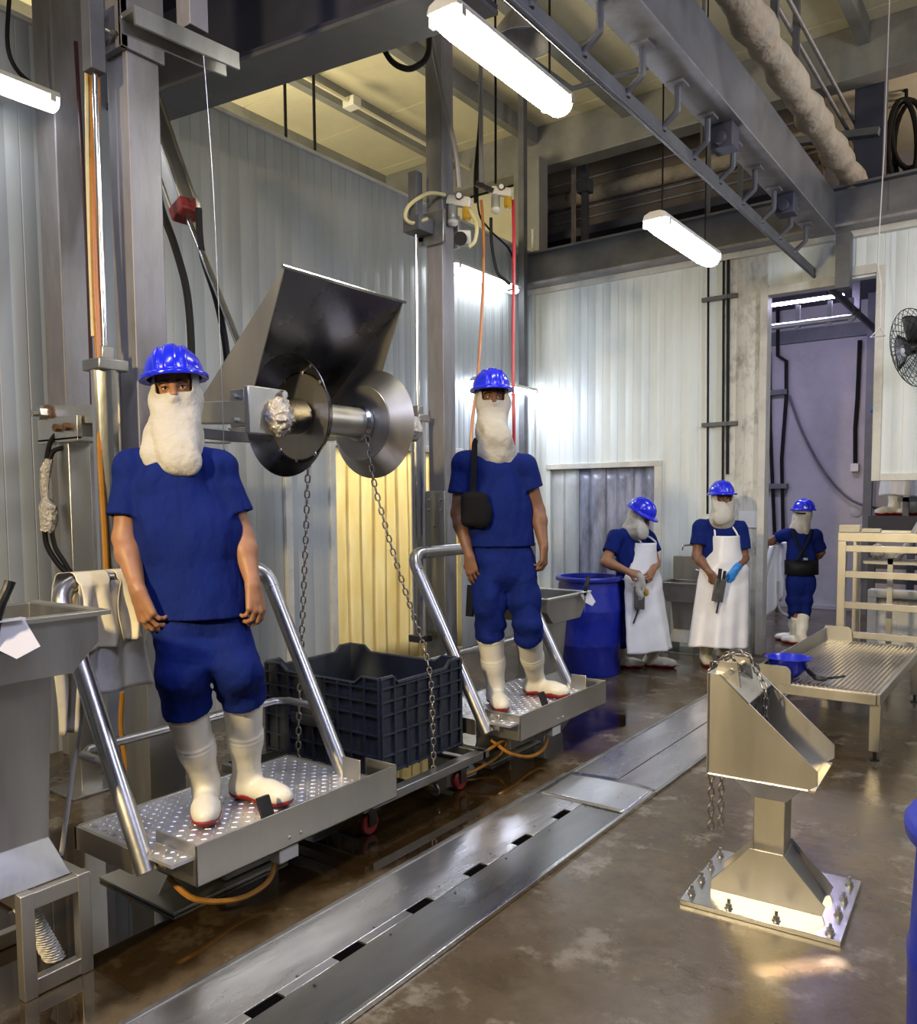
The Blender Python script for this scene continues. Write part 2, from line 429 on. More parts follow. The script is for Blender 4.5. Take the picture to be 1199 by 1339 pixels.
    def link(s, c, d, nrm, L, W, r, n=6):
        """One oval chain link centred at c, long axis d, lying in the plane of d and nrm."""
        c, d, q = Vector(c), Vector(d).normalized(), Vector(nrm).normalized()
        pts = []; h = (L - W) / 2; rr = W / 2 - r
        for k in range(7): t = math.pi * k / 6; pts.append(c + d * (h + rr * math.sin(t)) + q * (rr * math.cos(t)))
        for k in range(7): t = math.pi * k / 6; pts.append(c - d * (h + rr * math.sin(t)) - q * (rr * math.cos(t)))
        m = d.cross(q); rg = []; N = len(pts)
        for i, p in enumerate(pts):
            t = (pts[(i + 1) % N] - pts[i - 1]).normalized(); a = t.cross(m).normalized()
            rg.append([p + (a * math.cos(u) + m * math.sin(u)) * r for u in [2 * math.pi * k / n for k in range(n)]])
        rg.append(rg[0])
        return s.ring_loft(rg, False)

def catmull(pts, k):
    out = []
    for i in range(len(pts) - 1):
        p0, p1, p2, p3 = pts[max(i - 1, 0)], pts[i], pts[i + 1], pts[min(i + 2, len(pts) - 1)]
        for j in range(k):
            t = j / k
            out.append(0.5 * ((2 * p1) + (p2 - p0) * t + (2 * p0 - 5 * p1 + 4 * p2 - p3) * t * t + (3 * p1 - p0 - 3 * p2 + p3) * t ** 3))
    out.append(pts[-1])
    return out

ORG = {}
def tag(o, label=None, cat=None, group=None, kind=None):
    for k, v in (('label', label), ('category', cat), ('group', group), ('kind', kind)):
        if v: o[k] = v
    return o

def thing(name, label, cat, loc, group=None):
    o = bpy.data.objects.new(name, None)
    o.empty_display_size = 0.1
    C.objects.link(o)
    o.location = loc
    ORG[o.name] = Vector(loc)
    return tag(o, label, cat, group)

def obj(name, mb, m, parent=None, bevel=0.0, smooth=True, ang=35, solid=0.0, sub=0, label=None, recalc=True):
    vs = np.array(mb.v, dtype=float) if isinstance(mb, MB) else np.array(mb[0], dtype=float)
    fs = mb.f if isinstance(mb, MB) else mb[1]
    if parent is not None:
        org = ORG[parent.name]
    else:
        lo, hi = vs.min(0), vs.max(0)
        org = Vector(((lo[0] + hi[0]) / 2, (lo[1] + hi[1]) / 2, lo[2]))
    vs = vs - np.array(org)
    me = bpy.data.meshes.new(name)
    me.from_pydata(vs.tolist(), [], [tuple(int(i) for i in f) for f in fs])
    if recalc:
        bm = bmesh.new(); bm.from_mesh(me)
        bmesh.ops.recalc_face_normals(bm, faces=bm.faces)
        bm.to_mesh(me); bm.free()
    me.materials.append(m if not isinstance(m, str) else M[m])
    if smooth:
        me.shade_smooth()
        me.set_sharp_from_angle(angle=R(ang))
    o = bpy.data.objects.new(name, me)
    C.objects.link(o)
    ORG[o.name] = Vector(org)
    if parent is not None:
        o.parent = parent
    else:
        o.location = org
    if solid:
        md = o.modifiers.new('thickness', 'SOLIDIFY'); md.thickness = solid; md.offset = 0
    if bevel:
        md = o.modifiers.new('bevel', 'BEVEL'); md.width = bevel; md.segments = 2; md.limit_method = 'ANGLE'
    if sub:
        md = o.modifiers.new('subdiv', 'SUBSURF'); md.levels = sub; md.render_levels = sub
    if label: o['label'] = label
    return o

def struct(name, mb, m, **k):
    o = obj(name, mb, m, **k)
    o['kind'] = 'structure'
    return o

def copy_tree(o, dloc=(0, 0, 0), label=None, group=None, parent=None, rotz=None):
    c = o.copy(); C.objects.link(c)
    if parent is not None: c.parent = parent
    else:
        c.location = Vector(o.location) + Vector(dloc)
        if rotz is not None: c.rotation_euler = (0, 0, rotz)
    if label: c['label'] = label
    if group: c['group'] = group
    for ch in [q for q in bpy.data.objects if q.parent == o]:
        copy_tree(ch, parent=c)
    return c

def ibeam(p0, p1, wd, ht, tw=0.018, tf=0.022, up=(0, 0, 1)):
    """I-section from p0 to p1; the points run along the middle of the bottom flange's underside."""
    p0, p1 = Vector(p0), Vector(p1); d = (p1 - p0).normalized()
    u = Vector(up); sd = d.cross(u).normalized(); u = sd.cross(d)
    h, a, b = ht, wd / 2, tw / 2
    prof = [(-a, 0), (a, 0), (a, tf), (b, tf), (b, h - tf), (a, h - tf), (a, h), (-a, h), (-a, h - tf), (-b, h - tf), (-b, tf), (-a, tf)]
    return MB().prism([p0 + sd * x + u * y for x, y in prof], p1 - p0)

# ------------------------------------------------------------------ the hall
def ribbed(a, b, z0, z1, thick, period=0.1, g=0.006, gw=0.012):
    """Insulated panel from a to b (xy), grooved on the side to the right of a->b."""
    a, b = Vector((*a, 0)), Vector((*b, 0)); d = b - a; L = d.length; d.normalize()
    nrm = Vector((d.y, -d.x, 0))
    prof = [(0, 0)]; t = period / 2
    k = 0
    while t < L - gw:
        dp = g if k % 2 == 0 else g * 0.45
        prof += [(t - gw / 2, 0), (t - gw / 6, -dp), (t + gw / 6, -dp), (t + gw / 2, 0)]
        t += period; k += 1
    prof += [(L, 0), (L, -thick), (0, -thick)]
    return MB().prism([a + d * u + nrm * v + VZ * z0 for u, v in prof], VZ * (z1 - z0))

fl = MB().boxr(-9.5, 3.2, -4.0, 12.4, -0.12, 0.0)
struct('floor', fl, 'floor')
WH = 4.38
# left wall (faces +x), with the strip-curtain doorway y 5.06..6.9, z 0..2.05
for (y0, y1, z0, z1) in ((0.4, 5.02, 0, WH), (5.02, 6.9, 2.05, WH), (6.9, 8.25, 0, WH)):
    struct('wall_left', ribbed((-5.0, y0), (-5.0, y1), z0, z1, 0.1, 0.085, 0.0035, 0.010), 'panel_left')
# back wall (faces -y)
for (x0, x1, z0, z1, mm) in ((-5.0, -3.39, 1.92, 3.97, 'panel_back'), (-5.0, -4.72, 0, 1.92, 'panel_back'), (-3.39, -2.74, 0, 3.97, 'panel_back'),
                             (-2.74, -2.31, 0, 3.97, 'panel_dirty'), (-2.31, -1.35, 3.54, 3.97, 'panel_back'),
                             (-1.35, 0.9, 1.73, 3.97, 'panel_back'), (-1.35, 0.9, 0.0, 0.66, 'panel_dirty')):
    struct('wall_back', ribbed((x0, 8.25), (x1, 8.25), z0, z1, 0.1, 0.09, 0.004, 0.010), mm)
struct('wall_front', MB().boxr(-9.5, 3.2, -4.1, -4.0, 0, 6.0), 'panel_left')
struct('wall_right', MB().boxr(3.2, 3.3, -4.0, 12.4, 0, 6.0), 'panel_back')
struct('wall_far', MB().boxr(-9.5, 3.2, 12.2, 12.4, 0, 6.0), 'lav_wall')
# roof: sheets laid across the purlins, small gaps as seams
cl = MB()
y = -2.6
while y < 12.3:
    cl.boxr(-9.4, 3.0, y + 0.012, y + 1.1, 6.0, 6.05); y += 1.11
cl.boxr(-9.4, 3.0, -2.6, 12.3, 6.05, 6.10)
struct('ceiling', cl, 'ceil')
def trim(n, x0, x1, y0, y1, z0, z1, m='trim'):
    struct('trim_%d' % n, MB().boxr(x0, x1, y0, y1, z0, z1), m, bevel=0.004)
# door casings
trim(1, -2.37, -2.30, 8.215, 8.365, 0, 3.60); trim(2, -2.30, -1.66, 8.215, 8.365, 3.50, 3.58)
trim(3, -1.36, -1.29, 8.215, 8.365, 1.70, 3.62); trim(4, -1.56, -1.36, 8.215, 8.365, 3.56, 3.64)
trim(5, -1.29, 0.9, 8.215, 8.365, 1.70, 1.765); trim(6, -1.36, 0.9, 8.205, 8.365, 0.64, 0.71); trim(7, -1.36, -1.29, 8.205, 8.365, 0.0, 0.64)
trim(8, -4.76, -3.36, 8.22, 8.36, 1.90, 1.96); trim(9, -3.44, -3.36, 8.22, 8.36, 0, 1.90)
trim(10, -5.01, -4.97, 4.96, 5.03, 0, 2.05); trim(11, -5.02, -4.975, 5.03, 6.9, 2.03, 2.09)
trim(12, -4.995, -4.96, 4.45, 4.52, 0, 2.35); trim(13, -5.1, -4.97, 0.4, 8.25, WH, WH + 0.03)
trim(14, -9.4, 3.0, 12.14, 12.2, 3.72, 3.90, 'beam'); trim(15, -4.8, 2.6, 12.12, 12.2, 0, 0.06, 'lav_wall')
trim(16, -5.0, 0.9, 8.19, 8.25, 3.90, 3.97, 'trim')

# ------------------------------------------------------------------ roof steel
for i in range(8):
    x = -8.8 + 1.2 * i
    lab = ['leftmost roof purlin of the cream ceiling, far beyond the left wall', 'roof purlin second from the left under the cream sheets',
           'roof purlin above the left wall top, passing behind the grey column', 'roof purlin behind the big left lamp, running under the cream roof',
           'roof purlin just right of the large bright tube lamp', 'roof purlin above the bracketed overhead rail',
           'roof purlin right of the lagged pipe', 'rightmost roof purlin near the daylit roof edge'][i]
    o = obj('roof_purlin', MB().boxr(x - 0.05, x + 0.05, -2.5, 8.7, 5.80, 6.0), 'beam_light')
    tag(o, lab, 'beam', 'roof purlins')
o = obj('roof_beam', MB().boxr(-9.3, 2.9, 8.7, 8.95, 5.52, 6.0), 'beam_light', bevel=0.01)
tag(o, 'wide grey-beige box beam crossing under the roof above the back wall', 'beam')
struct('wall_cavity', MB().boxr(-9.4, -2.2, 9.9, 10.0, 4.26, 5.98), 'brown_wall')
struct('ceiling_low', MB().boxr(-9.4, 3.1, 8.42, 12.19, 4.2, 4.25), 'beam_dark')

t = thing('steel_beam', 'heavy dark I-beam crossing the top left corner over the first column', 'beam', (-3.6, 3.2, 4.0))
obj('web', ibeam((-5.1, 3.2, 4.10), (-2.2, 3.2, 3.855), 0.30, 0.55), 'beam_dark', t)
obj('soffit_plate', MB().bar((-5.1, 3.2, 4.088), (-2.2, 3.2, 3.843), 0.31, 0.02), 'beam', t)
t = thing('steel_beam', 'grey I-beam running along the top of the white back wall', 'beam', (-2.0, 8.1, 3.97))
obj('web', ibeam((-5.0, 8.10, 3.98), (0.9, 8.10, 3.98), 0.18, 0.34), 'beam', t)
obj('soffit_plate', MB().boxr(-5.0, 0.9, 8.0, 8.185, 3.955, 3.98), 'galv', t)
t = thing('steel_beam', 'long grey I-beam with pale underside running overhead towards the doorway', 'beam', (-1.7, 5.0, 3.9))
obj('web', MB().boxr(-1.855, -1.665, 1.5, 8.0, 3.9, 4.25), 'beam', t, bevel=.006)
obj('soffit_plate', MB().boxr(-1.865, -1.655, 1.5, 7.98, 3.888, 3.901), 'galv', t)
# columns
o = obj('steel_column', MB().boxr(-4.93, -4.72, 2.55, 2.75, 0, 5.99), 'galv', bevel=0.008)
tag(o, 'grey steel column against the left wall, behind the orange hoses', 'column')
c1x, c1y = -3.50, 2.27
t = thing('lift_column', 'worn square steel column with bolted top plate behind the nearest worker', 'column', (c1x, c1y, 0))
obj('post', MB().boxr(c1x - .082, c1x + .082, c1y - .082, c1y + .082, 0, 5.9), 'galv', t, bevel=0.006)
obj('sleeve', MB().boxr(c1x - .098, c1x + .098, c1y - .098, c1y + .098, 0, 1.35), 'steel_dull', t, bevel=0.004)
obj('bolt_plate', MB().boxr(c1x - .10, c1x + .105, c1y - .12, c1y - .085, 3.57, 3.95).boxr(c1x + .085, c1x + .105, c1y - .12, c1y + .1, 3.57, 3.95), 'galv', t, bevel=0.004)
for (bx, bz) in ((-.06, 3.62), (.075, 3.62), (-.06, 3.85), (.075, 3.85)):
    obj('bolt', MB().cyl((c1x + bx, c1y - .12, bz), (c1x + bx, c1y - .155, bz), 0.014, n=6).cyl((c1x + bx, c1y - .15, bz), (c1x + bx, c1y - .18, bz), 0.008, n=8), 'zinc', t)
c2x, c2y = -3.5, 4.6
t = thing('lift_column', 'worn square steel column behind the second worker, hung with air units', 'column', (c2x, c2y, 0))
obj('post', MB().boxr(c2x - .068, c2x + .068, c2y - .068, c2y + .068, 0, 5.9), 'galv', t, bevel=0.005)
obj('sleeve', MB().boxr(c2x - .085, c2x + .085, c2y - .095, c2y - .06, 0, 1.62).boxr(c2x - .085, c2x - .068, c2y - .06, c2y + .08, 0, 1.62), 'steel_dull', t, bevel=0.003)
for (bx, bz) in ((-.055, 1.56), (.055, 1.56), (-.055, 1.49), (.055, 1.49), (0, 1.38)):
    obj('bolt', MB().cyl((c2x + bx, c2y - .095, bz), (c2x + bx, c2y - .115, bz), 0.012, n=6), 'zinc', t)
obj('clamp_bracket', MB().boxr(c2x - .12, c2x + .10, c2y - .10, c2y - .07, 3.30, 3.52).boxr(c2x - .12, c2x + .10, c2y + .07, c2y + .10, 3.30, 3.52)
    .boxr(c2x - .12, c2x - .07, c2y - .10, c2y + .10, 3.33, 3.50), 'steel_dull', t, bevel=0.004)
obj('cylinder_bracket', MB().boxr(c2x - .12, c2x + .02, c2y - .26, c2y - .10, 3.36, 3.46), 'beam', t, bevel=0.004)
o = obj('steel_column', MB().boxr(-4.90, -4.825, 7.86, 7.935, 0, 5.99), 'beam', bevel=0.004); tag(o, 'slim dark steel post in the corner where left and back walls meet', 'column')
o = obj('steel_column', MB().boxr(-1.72, -1.46, 8.98, 9.2, 0.0 + 4.2, 5.99), 'beam_dark', bevel=0.006); tag(o, 'dark column high up at the right, beside the coiled black cables', 'column')
CVX = P(765, 260, y=9.34).x
o = obj('steel_column', MB().boxr(CVX - .035, CVX + .035, 9.30, 9.38, 4.25, 5.98).boxr(CVX - .08, CVX + .08, 9.27, 9.41, 5.35, 5.5), 'beam', bevel=0.004); tag(o, 'dark post with flared head in the cavity above the back wall', 'column')
o = obj('steel_column', MB().boxr(-5.3, -4.95, 8.4, 8.6, 0, 5.52), 'beam_light', bevel=0.004); tag(o, 'pale grey-beige column behind the slim dark corner post', 'column')

# ------------------------------------------------------------------ pipes under the roof
def ypipe(name, px, py, z, y0, y1, r, m, lab, cat='pipe', dz=0.0):
    p = P(px, py, z=z)
    o = obj(name, MB().cyl((p.x, y0, z), (p.x, y1, z + dz), r, n=14), m); tag(o, lab, cat); return o
lag = MB(); rs, pts = [], []
for i in range(60):
    yy = 2.0 + 6.35 * i / 59
    pts.append(Vector((-1.565 + 0.012 * math.sin(i * 1.7), yy, 4.40 + 0.01 * math.sin(i * 2.3)))); rs.append(0.098 + 0.012 * math.sin(i * 0.9) + 0.008 * random.random())
lag.tube(pts, rs, 14)
tag(obj('lagged_pipe', lag, 'insul'), 'thick stained lagged pipe lying along the overhead I-beam', 'pipe')
ypipe('steel_pipe', 1040, 100, 5.2, 2.0, 12.0, 0.055, 'beam', 'thick dark pipe running parallel to the lagged pipe, up on the right')
for k, (px, py, nm) in enumerate(((990, 75, 'left of the thick dark pipe, nearest the lagged pipe'), (1000, 70, 'second of the thin pipes left of the thick dark pipe'),
                                  (1060, 85, 'just right of the thick dark pipe'), (1072, 75, 'right of the thick dark pipe, the outermost'))):
    ypipe('thin_pipe', px, py, 5.2 + 0.02 * k, 2.0, 12.0, 0.018, 'galv', 'thin steel pipe overhead ' + nm)
for k, px in enumerate((1012, 1040)):
    p = P(px, 60 + 45 * k, y=6.0 + k)
    o = obj('hanger_rod', MB().boxr(p.x - .025, p.x + .025, p.y - .02, p.y + .02, p.z - .25, 6.0), 'beam'); tag(o, ['flat hanger strap dropping beside the lagged pipe near the top edge', 'flat hanger strap dropping to the thick dark overhead pipe'][k], 'hanger')
o = obj('hanger_rod', MB().cyl((-2.02, 5.6, 3.95), (-2.02, 5.6, 6.0), 0.012), 'beam'); tag(o, 'thin rod dropping from the roof left of the overhead I-beam', 'hanger')
p0, p1 = P(1030, 187, y=8.94), P(1150, 172, y=8.94)
t = thing('cable_channel', 'grey steel channel bridging from the lagged pipe to the dark column', 'channel', p0)
obj('channel', MB().bar(p0, p1, 0.10, 0.07), 'beam', t, bevel=0.004)
obj('end_strap', MB().tube([p0 + Vector((.02, -.06, .08)), p0 + Vector((0, -.08, 0)), p0 + Vector((.02, -.06, -.10))], 0.012, 6, 4), 'galv', t)
# pipes in the cavity over the back room
pz = [P(800, yy, y=9.85).z for yy in (233, 250, 262, 275, 285)]
for k, nm in enumerate(('uppermost', 'second from the top', 'lowest')):
    z = [pz[0] + .1, pz[2], pz[3]][k]
    o = obj('thin_pipe', MB().cyl((-8.5, 9.885, z), (-2.25, 9.885, z), 0.018, n=10), 'galv'); tag(o, 'thin pipe in the cavity above the back wall, ' + nm + ' of three', 'pipe', 'pipes in the roof cavity')
o = obj('lagged_pipe', MB().cyl((-8.5, 9.79, pz[1]), (-2.25, 9.79, pz[1]), 0.10, n=16), 'insul'); tag(o, 'horizontal lagged pipe in the dark cavity above the back wall', 'pipe')
o = obj('cable_tray', MB().boxr(-8.5, -2.25, 9.6, 9.89, pz[4] - .22, pz[4] - .12), 'beam_dark'); tag(o, 'dark cable tray under the pipes in the cavity over the back wall', 'tray')
for k in range(2):
    z = P(820, 300 + 22 * k, y=9.86).z
    o = obj('conduit', MB().cyl((-8.5, 9.86, z), (-2.25, 9.86, z), 0.016, n=8), 'rubber'); tag(o, ['upper', 'lower'][k] + ' black conduit running along the far wall above the back room', 'conduit')
for k, px in enumerate((750, 925, 967)):
    p = P(px, 300, y=9.25)
    o = obj('hanger_rod', MB().boxr(p.x - .025, p.x + .025, p.y - .015, p.y + .015, 4.25, 5.99), ['insul', 'beam', 'beam'][k])
    tag(o, ['rusty flat strap left of the flared post in the cavity', 'dark strap over the hanging lamp, in the cavity', 'dark strap in the cavity right of the hanging lamp'][k], 'hanger')
# thin cross pipe and bulb shade near the big lamp
pa, pb, pc = P(655, 50, y=6.0), P(748, 116, y=6.6), P(868, 82, y=6.9)
o = obj('conduit', MB().tube([pa, pb, pc], 0.022, 8), 'beam'); tag(o, 'dark elbowed conduit beside the large bright tube lamp', 'conduit')
pa, pb, pc = P(672, 10, y=5.6), P(683, 40, y=5.6), P(686, 62, y=5.6)
t = thing('bell_lamp', 'dull grey bell lamp shade high above the large tube lamp', 'lamp', (pb.x, pb.y, pb.z))
obj('shade', MB().lathe([(.05, .16), (.13, .10), (.22, -.02), (.24, -.10), (.23, -.10), (.10, .06), (.0, .08)], pb, VZ, 28), 'galv', t)
obj('stem', MB().cyl(pb + Vector((0, 0, .1)), (pb.x, pb.y, 6.0), 0.02), 'beam', t)

# ------------------------------------------------------------------ overhead meat rail with bent brackets
t = thing('overhead_rail', 'black overhead conveyor rail hung on bent brackets under the I-beam', 'rail', (-1.88, 5, 3.62))
obj('rail_bar', MB().boxr(-1.90, -1.882, 1.5, 11.6, 3.62, 3.69).cyl((-1.891, 1.5, 3.615), (-1.891, 11.6, 3.615), 0.016, n=10), 'beam', t)
for k in range(13):
    yy = 2.15 + 0.488 * k
    if yy > 7.95: break
    b = obj('bent_bracket', MB().tube([(-1.80, yy, 3.895), (-1.80, yy, 3.76), (-1.808, yy, 3.735), (-1.878, yy, 3.68), (-1.885, yy, 3.65)], 0.019, 8, 3), 'beam', t)
    obj('bracket_foot', MB().boxr(-1.85, -1.75, yy - .05, yy + .05, 3.872, 3.888).cyl((-1.82, yy + .03, 3.872), (-1.82, yy + .03, 3.85), .012, n=6), 'galv', b)
for yy in (5.28, 6.75): obj('drive_box', MB().boxr(-1.83, -1.69, yy - .07, yy + .07, 3.74, 3.89).cyl((-1.76, yy - .11, 3.79), (-1.76, yy - .06, 3.79), .04, n=14), 'beam_dark', t, bevel=.006)
obj('hanger_post', MB().boxr(-1.66, -1.54, 8.0, 8.12, 3.42, 3.9), 'beam', t)
obj('hanger_post', MB().boxr(-1.93, -1.85, 10.2, 10.28, 3.65, 4.2), 'beam', t)

# ------------------------------------------------------------------ tube lamps
M['glow_warm'] = emit_mat('lit_diffuser_warm_white', (1.0, 0.95, 0.80), 34)
M['glow_cool'] = emit_mat('lit_diffuser_cool_white', (0.84, 0.88, 1.0), 42)
M['glow_soft'] = emit_mat('lit_diffuser_soft_white', (0.95, 0.96, 1.0), 9)
M['glow_wall'] = emit_mat('lit_diffuser_wall_lamp', (0.95, 0.97, 1.0), 15)
M['glow_violet'] = emit_mat('lit_tube_violet_white', (0.70, 0.64, 1.0), 130)
def tube_lamp(p0, p1, wd, m, lab, drop_to=None, n=3):
    p0, p1 = Vector(p0), Vector(p1); d = (p1 - p0).normalized(); s = d.cross(VZ).normalized(); L = (p1 - p0).length
    t = thing('tube_lamp', lab, 'lamp', (p0 + p1) / 2, 'tube lamps')
    prof = [(-.5, .35), (.5, .35), (.42, .75), (.2, .95), (-.2, .95), (-.42, .75)]
    obj('housing', MB().prism([p0 + s * x * wd + VZ * z * wd * .5 for x, z in prof], p1 - p0), 'white_plastic', t, bevel=0.004)
    rings = []
    for k in range(9):
        u = k / 8; sh = 1.0 if 0 < k < 8 else 0.8
        c = p0.lerp(p1, u)
        rings.append([c + s * x * wd * sh + VZ * (z * wd * .5) for x, z in [(-.48, .34), (-.46, 0), (-.36, -.28), (-.15, -.42), (.15, -.42), (.36, -.28), (.46, 0), (.48, .34)]])
    obj('diffuser', MB().ring_loft(rings), m, t)
    for u in (.04, .96):
        obj('clip', MB().obox(p0.lerp(p1, u) + VZ * .08 * wd, d, s, VZ, .03, wd * 1.06, wd * .25), 'white_plastic', t)
    if drop_to:
        for u in (.12, .88):
            q = p0.lerp(p1, u)
            obj('hanger_wire', MB().cyl(q + VZ * wd * .45, (q.x, q.y, drop_to), 0.006, n=6), 'rubber', t)
    return t
tube_lamp((-2.19, 2.90, 3.62), (-2.19, 3.95, 3.62), .17, M['glow_warm'], 'large bright tube lamp hanging nearest the camera at the top', 6.0)
tube_lamp((-2.13, 5.06, 3.31), (-2.13, 6.12, 3.31), .17, M['glow_cool'], 'bluish tube lamp hanging in front of the back wall beam', 6.0)
LWL = t = tube_lamp((-4.86, 6.55, 3.84), (-4.86, 7.72, 3.84), .16, M['glow_wall'], 'tube lamp on the left wall behind the hanging air units')
obj('wall_bracket', MB().boxr(-5.0, -4.87, 7.0, 7.06, 3.88, 3.92).boxr(-5.0, -4.87, 7.5, 7.56, 3.88, 3.92), 'steel_dull', t)
t = tube_lamp((-4.62, 1.30, 3.78), (-4.62, 2.50, 3.78), .15, M['glow_soft'], 'tube lamp at the left edge of the picture')
obj('wall_bracket', MB().boxr(-5.0, -4.65, 1.7, 1.76, 3.83, 3.87).boxr(-5.0, -4.65, 2.3, 2.36, 3.83, 3.87), 'steel_dull', t)
obj('cable', MB().tube([P(12, 0, x=-4.6), P(10, 60, x=-4.6), P(25, 95, x=-4.6), P(60, 122, x=-4.6), P(70, 128, x=-4.6)], 0.012, 6, 5), 'rubber', t)
t = tube_lamp((-4.86, 6.95, 2.76), (-4.86, 8.12, 2.76), .14, M['glow_cool'], 'small lamp glowing in the wall corner beside the second worker\'s hard hat')
obj('wall_bracket', MB().boxr(-5.0, -4.87, 7.3, 7.36, 2.80, 2.84).boxr(-5.0, -4.87, 7.8, 7.86, 2.80, 2.84), 'steel_dull', t)
t = tube_lamp((-3.4, 10.0, 3.80), (-1.98, 10.0, 3.80), .07, M['glow_violet'], 'violet-white tube lamp inside the back room, seen through the tall doorway', 4.2)
t = thing('pipe_rack', 'pale pipe on drop brackets below the back room lamp', 'pipe', (-2.5, 10.0, 3.5))
obj('pipe', MB().cyl((-3.6, 10.0, 3.55), (-1.85, 10.0, 3.55), 0.035, n=12), 'steel_dull', t)
for x in (-2.46, -2.12, -1.9):
    obj('drop_bracket', MB().boxr(x - .025, x + .025, 9.98, 10.02, 3.50, 3.76), 'steel_dull', t)
# lamp cord of the left-wall lamp
o = obj('cord', MB().tube([P(627, 180, x=-4.8), P(625, 270, x=-4.8), P(640, 300, x=-4.8), P(668, 330, x=-4.8), P(672, 372, x=-4.8), P(664, 380, x=-4.8)], 0.010, 6, 5), 'rubber', LWL)

# ------------------------------------------------------------------ floor drain
t = thing('drain_cover', 'slotted steel drain cover running diagonally across the wet floor, nearer length', 'drain', (-1.9, 2.4, 0))
d = MB()
ys = [P(a, b, z=.012).y for a, b in ((357, 1320), (472, 1250), (566, 1190), (640, 1143), (704, 1104), (755, 1070), (800, 1038))]
d.boxr(-2.16, -1.925, 0.55, 3.98, 0.004, 0.014)
yy = 0.55
for sy in [ys[0] - .33] + ys:
    d.boxr(-1.925, -1.885, yy, sy - .066, 0.004, 0.014); yy = sy + .066
d.boxr(-1.925, -1.885, yy, 3.98, 0.004, 0.014)
obj('cover_plate', d, 'drain', t, bevel=0.002)
obj('cover_plate', MB().boxr(-1.885, -1.66, 0.55, 3.98, 0.004, 0.0112), 'drain_dull', t, bevel=0.002)
obj('edge_strip', MB().boxr(-2.185, -2.16, 0.55, 3.98, 0.0, 0.018), 'steel_dull', t, bevel=0.003)
obj('edge_strip', MB().boxr(-1.66, -1.64, 0.55, 3.98, 0.0, 0.020), 'steel_bright', t, bevel=0.003)
obj('channel', MB().boxr(-1.93, -1.88, 0.56, 3.9, 0.0005, 0.003), 'slot_shade', t)  # black strip painting the shade down in the slots, no real depth
sc = MB()
for k, sy in enumerate(ys):
    for dx in (-.03, .05): sc.ell((-1.905 + dx, sy + .16, 0.014), .006, .006, .002, 8, 4)
obj('screw', sc, 'steel_dark', t)
def warp(u, v):
    x = -2.15 + .50 * u; y = 3.62 + .38 * v
    return Vector((x, y, .016 + .030 * v * v * math.sin(math.pi * (0.15 + .8 * u)) * (0.35 + .65 * u)))
obj('lifted_end', MB().grid(warp, 16, 8), 'drain', t, solid=.004, ang=80)
t = thing('drain_cover', 'plain steel drain cover continuing to the back of the hall, farther length', 'drain', (-1.9, 6, 0))
obj('cover_plate', MB().boxr(-2.15, -1.90, 3.99, 8.6, 0.002, 0.010).boxr(-1.895, -1.66, 3.99, 8.6, 0.002, 0.008), 'drain', t, bevel=0.002)
obj('edge_strip', MB().boxr(-2.175, -2.15, 3.99, 8.6, 0, 0.014).boxr(-1.66, -1.64, 3.99, 8.6, 0, 0.014), 'steel_dull', t, bevel=0.002)

# ------------------------------------------------------------------ chains
_lk = MB().link((0, 0, 0), (0, 0, 1), (1, 0, 0), 0.046, 0.030, 0.0042, 7)
LINK = bpy.data.meshes.new('chain_link'); LINK.from_pydata([tuple(v) for v in _lk.v], [], _lk.f); LINK.materials.append(M['chain']); LINK.shade_smooth()
def chain(pts, lab, scale=1.0, group='chains', end=None):
    pts = catmull([Vector(p) for p in pts], 10)
    t = thing('chain', lab, 'chain', pts[0], group)
    pitch = 0.0365 * scale; acc = 0.0; k = 0; side = Vector((0.8, 0.6, 0))
    pos = []
    for a, b in zip(pts, pts[1:]):
        L = (b - a).length
        if L < 1e-6: continue
        while acc <= L:
            pos.append((a.lerp(b, acc / L), (b - a).normalized())); acc += pitch
        acc -= L
    for k, (c, d) in enumerate(pos):
        o = bpy.data.objects.new('chain_link', LINK); C.objects.link(o); o.parent = t
        s = (side - d * side.dot(d)).normalized()
        if k % 2: s = d.cross(s)
        mm = Matrix((s, d.cross(s), d)).transposed().to_4x4()
        o.matrix_local = Matrix.Translation(c - pts[0]) @ mm @ Matrix.Scale(scale, 4)
    if end: end(t, pts[-1])
    return t

# ------------------------------------------------------------------ lift arm with spool and scoop
AX, AZ = -2.85, 1.945
t = thing('lift_hoist', 'pivoting lift arm with two-flanged spool and tilted steel scoop above the crate', 'hoist', (-3.4, 2.6, 1.9))
obj('arm', MB().bar((-4.47, 2.3, 2.035), (-2.76, 2.3, 1.93), 0.08, 0.095), 'steel', t, bevel=0.004)
pv = obj('pivot_bolt', MB().cyl((-4.36, 2.26, 2.03), (-4.36, 2.20, 2.03), 0.035, n=6).cyl((-4.36, 2.22, 2.03), (-4.36, 2.17, 2.03), 0.018, n=10), 'zinc', t)
obj('washer', MB().cyl((-4.36, 2.262, 2.03), (-4.36, 2.247, 2.03), 0.05, n=20), 'rust', pv)
obj('mount_plate', MB().boxr(-2.765, -2.735, 2.26, 2.47, 1.84, 2.04).boxr(-2.86, -2.765, 2.262, 2.28, 1.87, 2.03), 'steel_dull', t, bevel=0.005)
for z in (1.865, 2.015): obj('bolt', MB().cyl((-2.738, 2.44, z), (-2.71, 2.44, z), 0.018, n=6), 'zinc', t)
for z in (1.90, 2.00): obj('bolt', MB().cyl((-2.82, 2.265, z), (-2.82, 2.245, z), 0.014, n=6), 'zinc', t)
obj('bearing', MB().cyl((AX + .08, 2.40, AZ - .02), (AX + .02, 2.62, AZ), 0.082, n=24), 'steel_dark', t, bevel=0.006)
wr = MB().ell((AX + .12, 2.415, AZ - .025), .075, .065, .082, 20, 14)
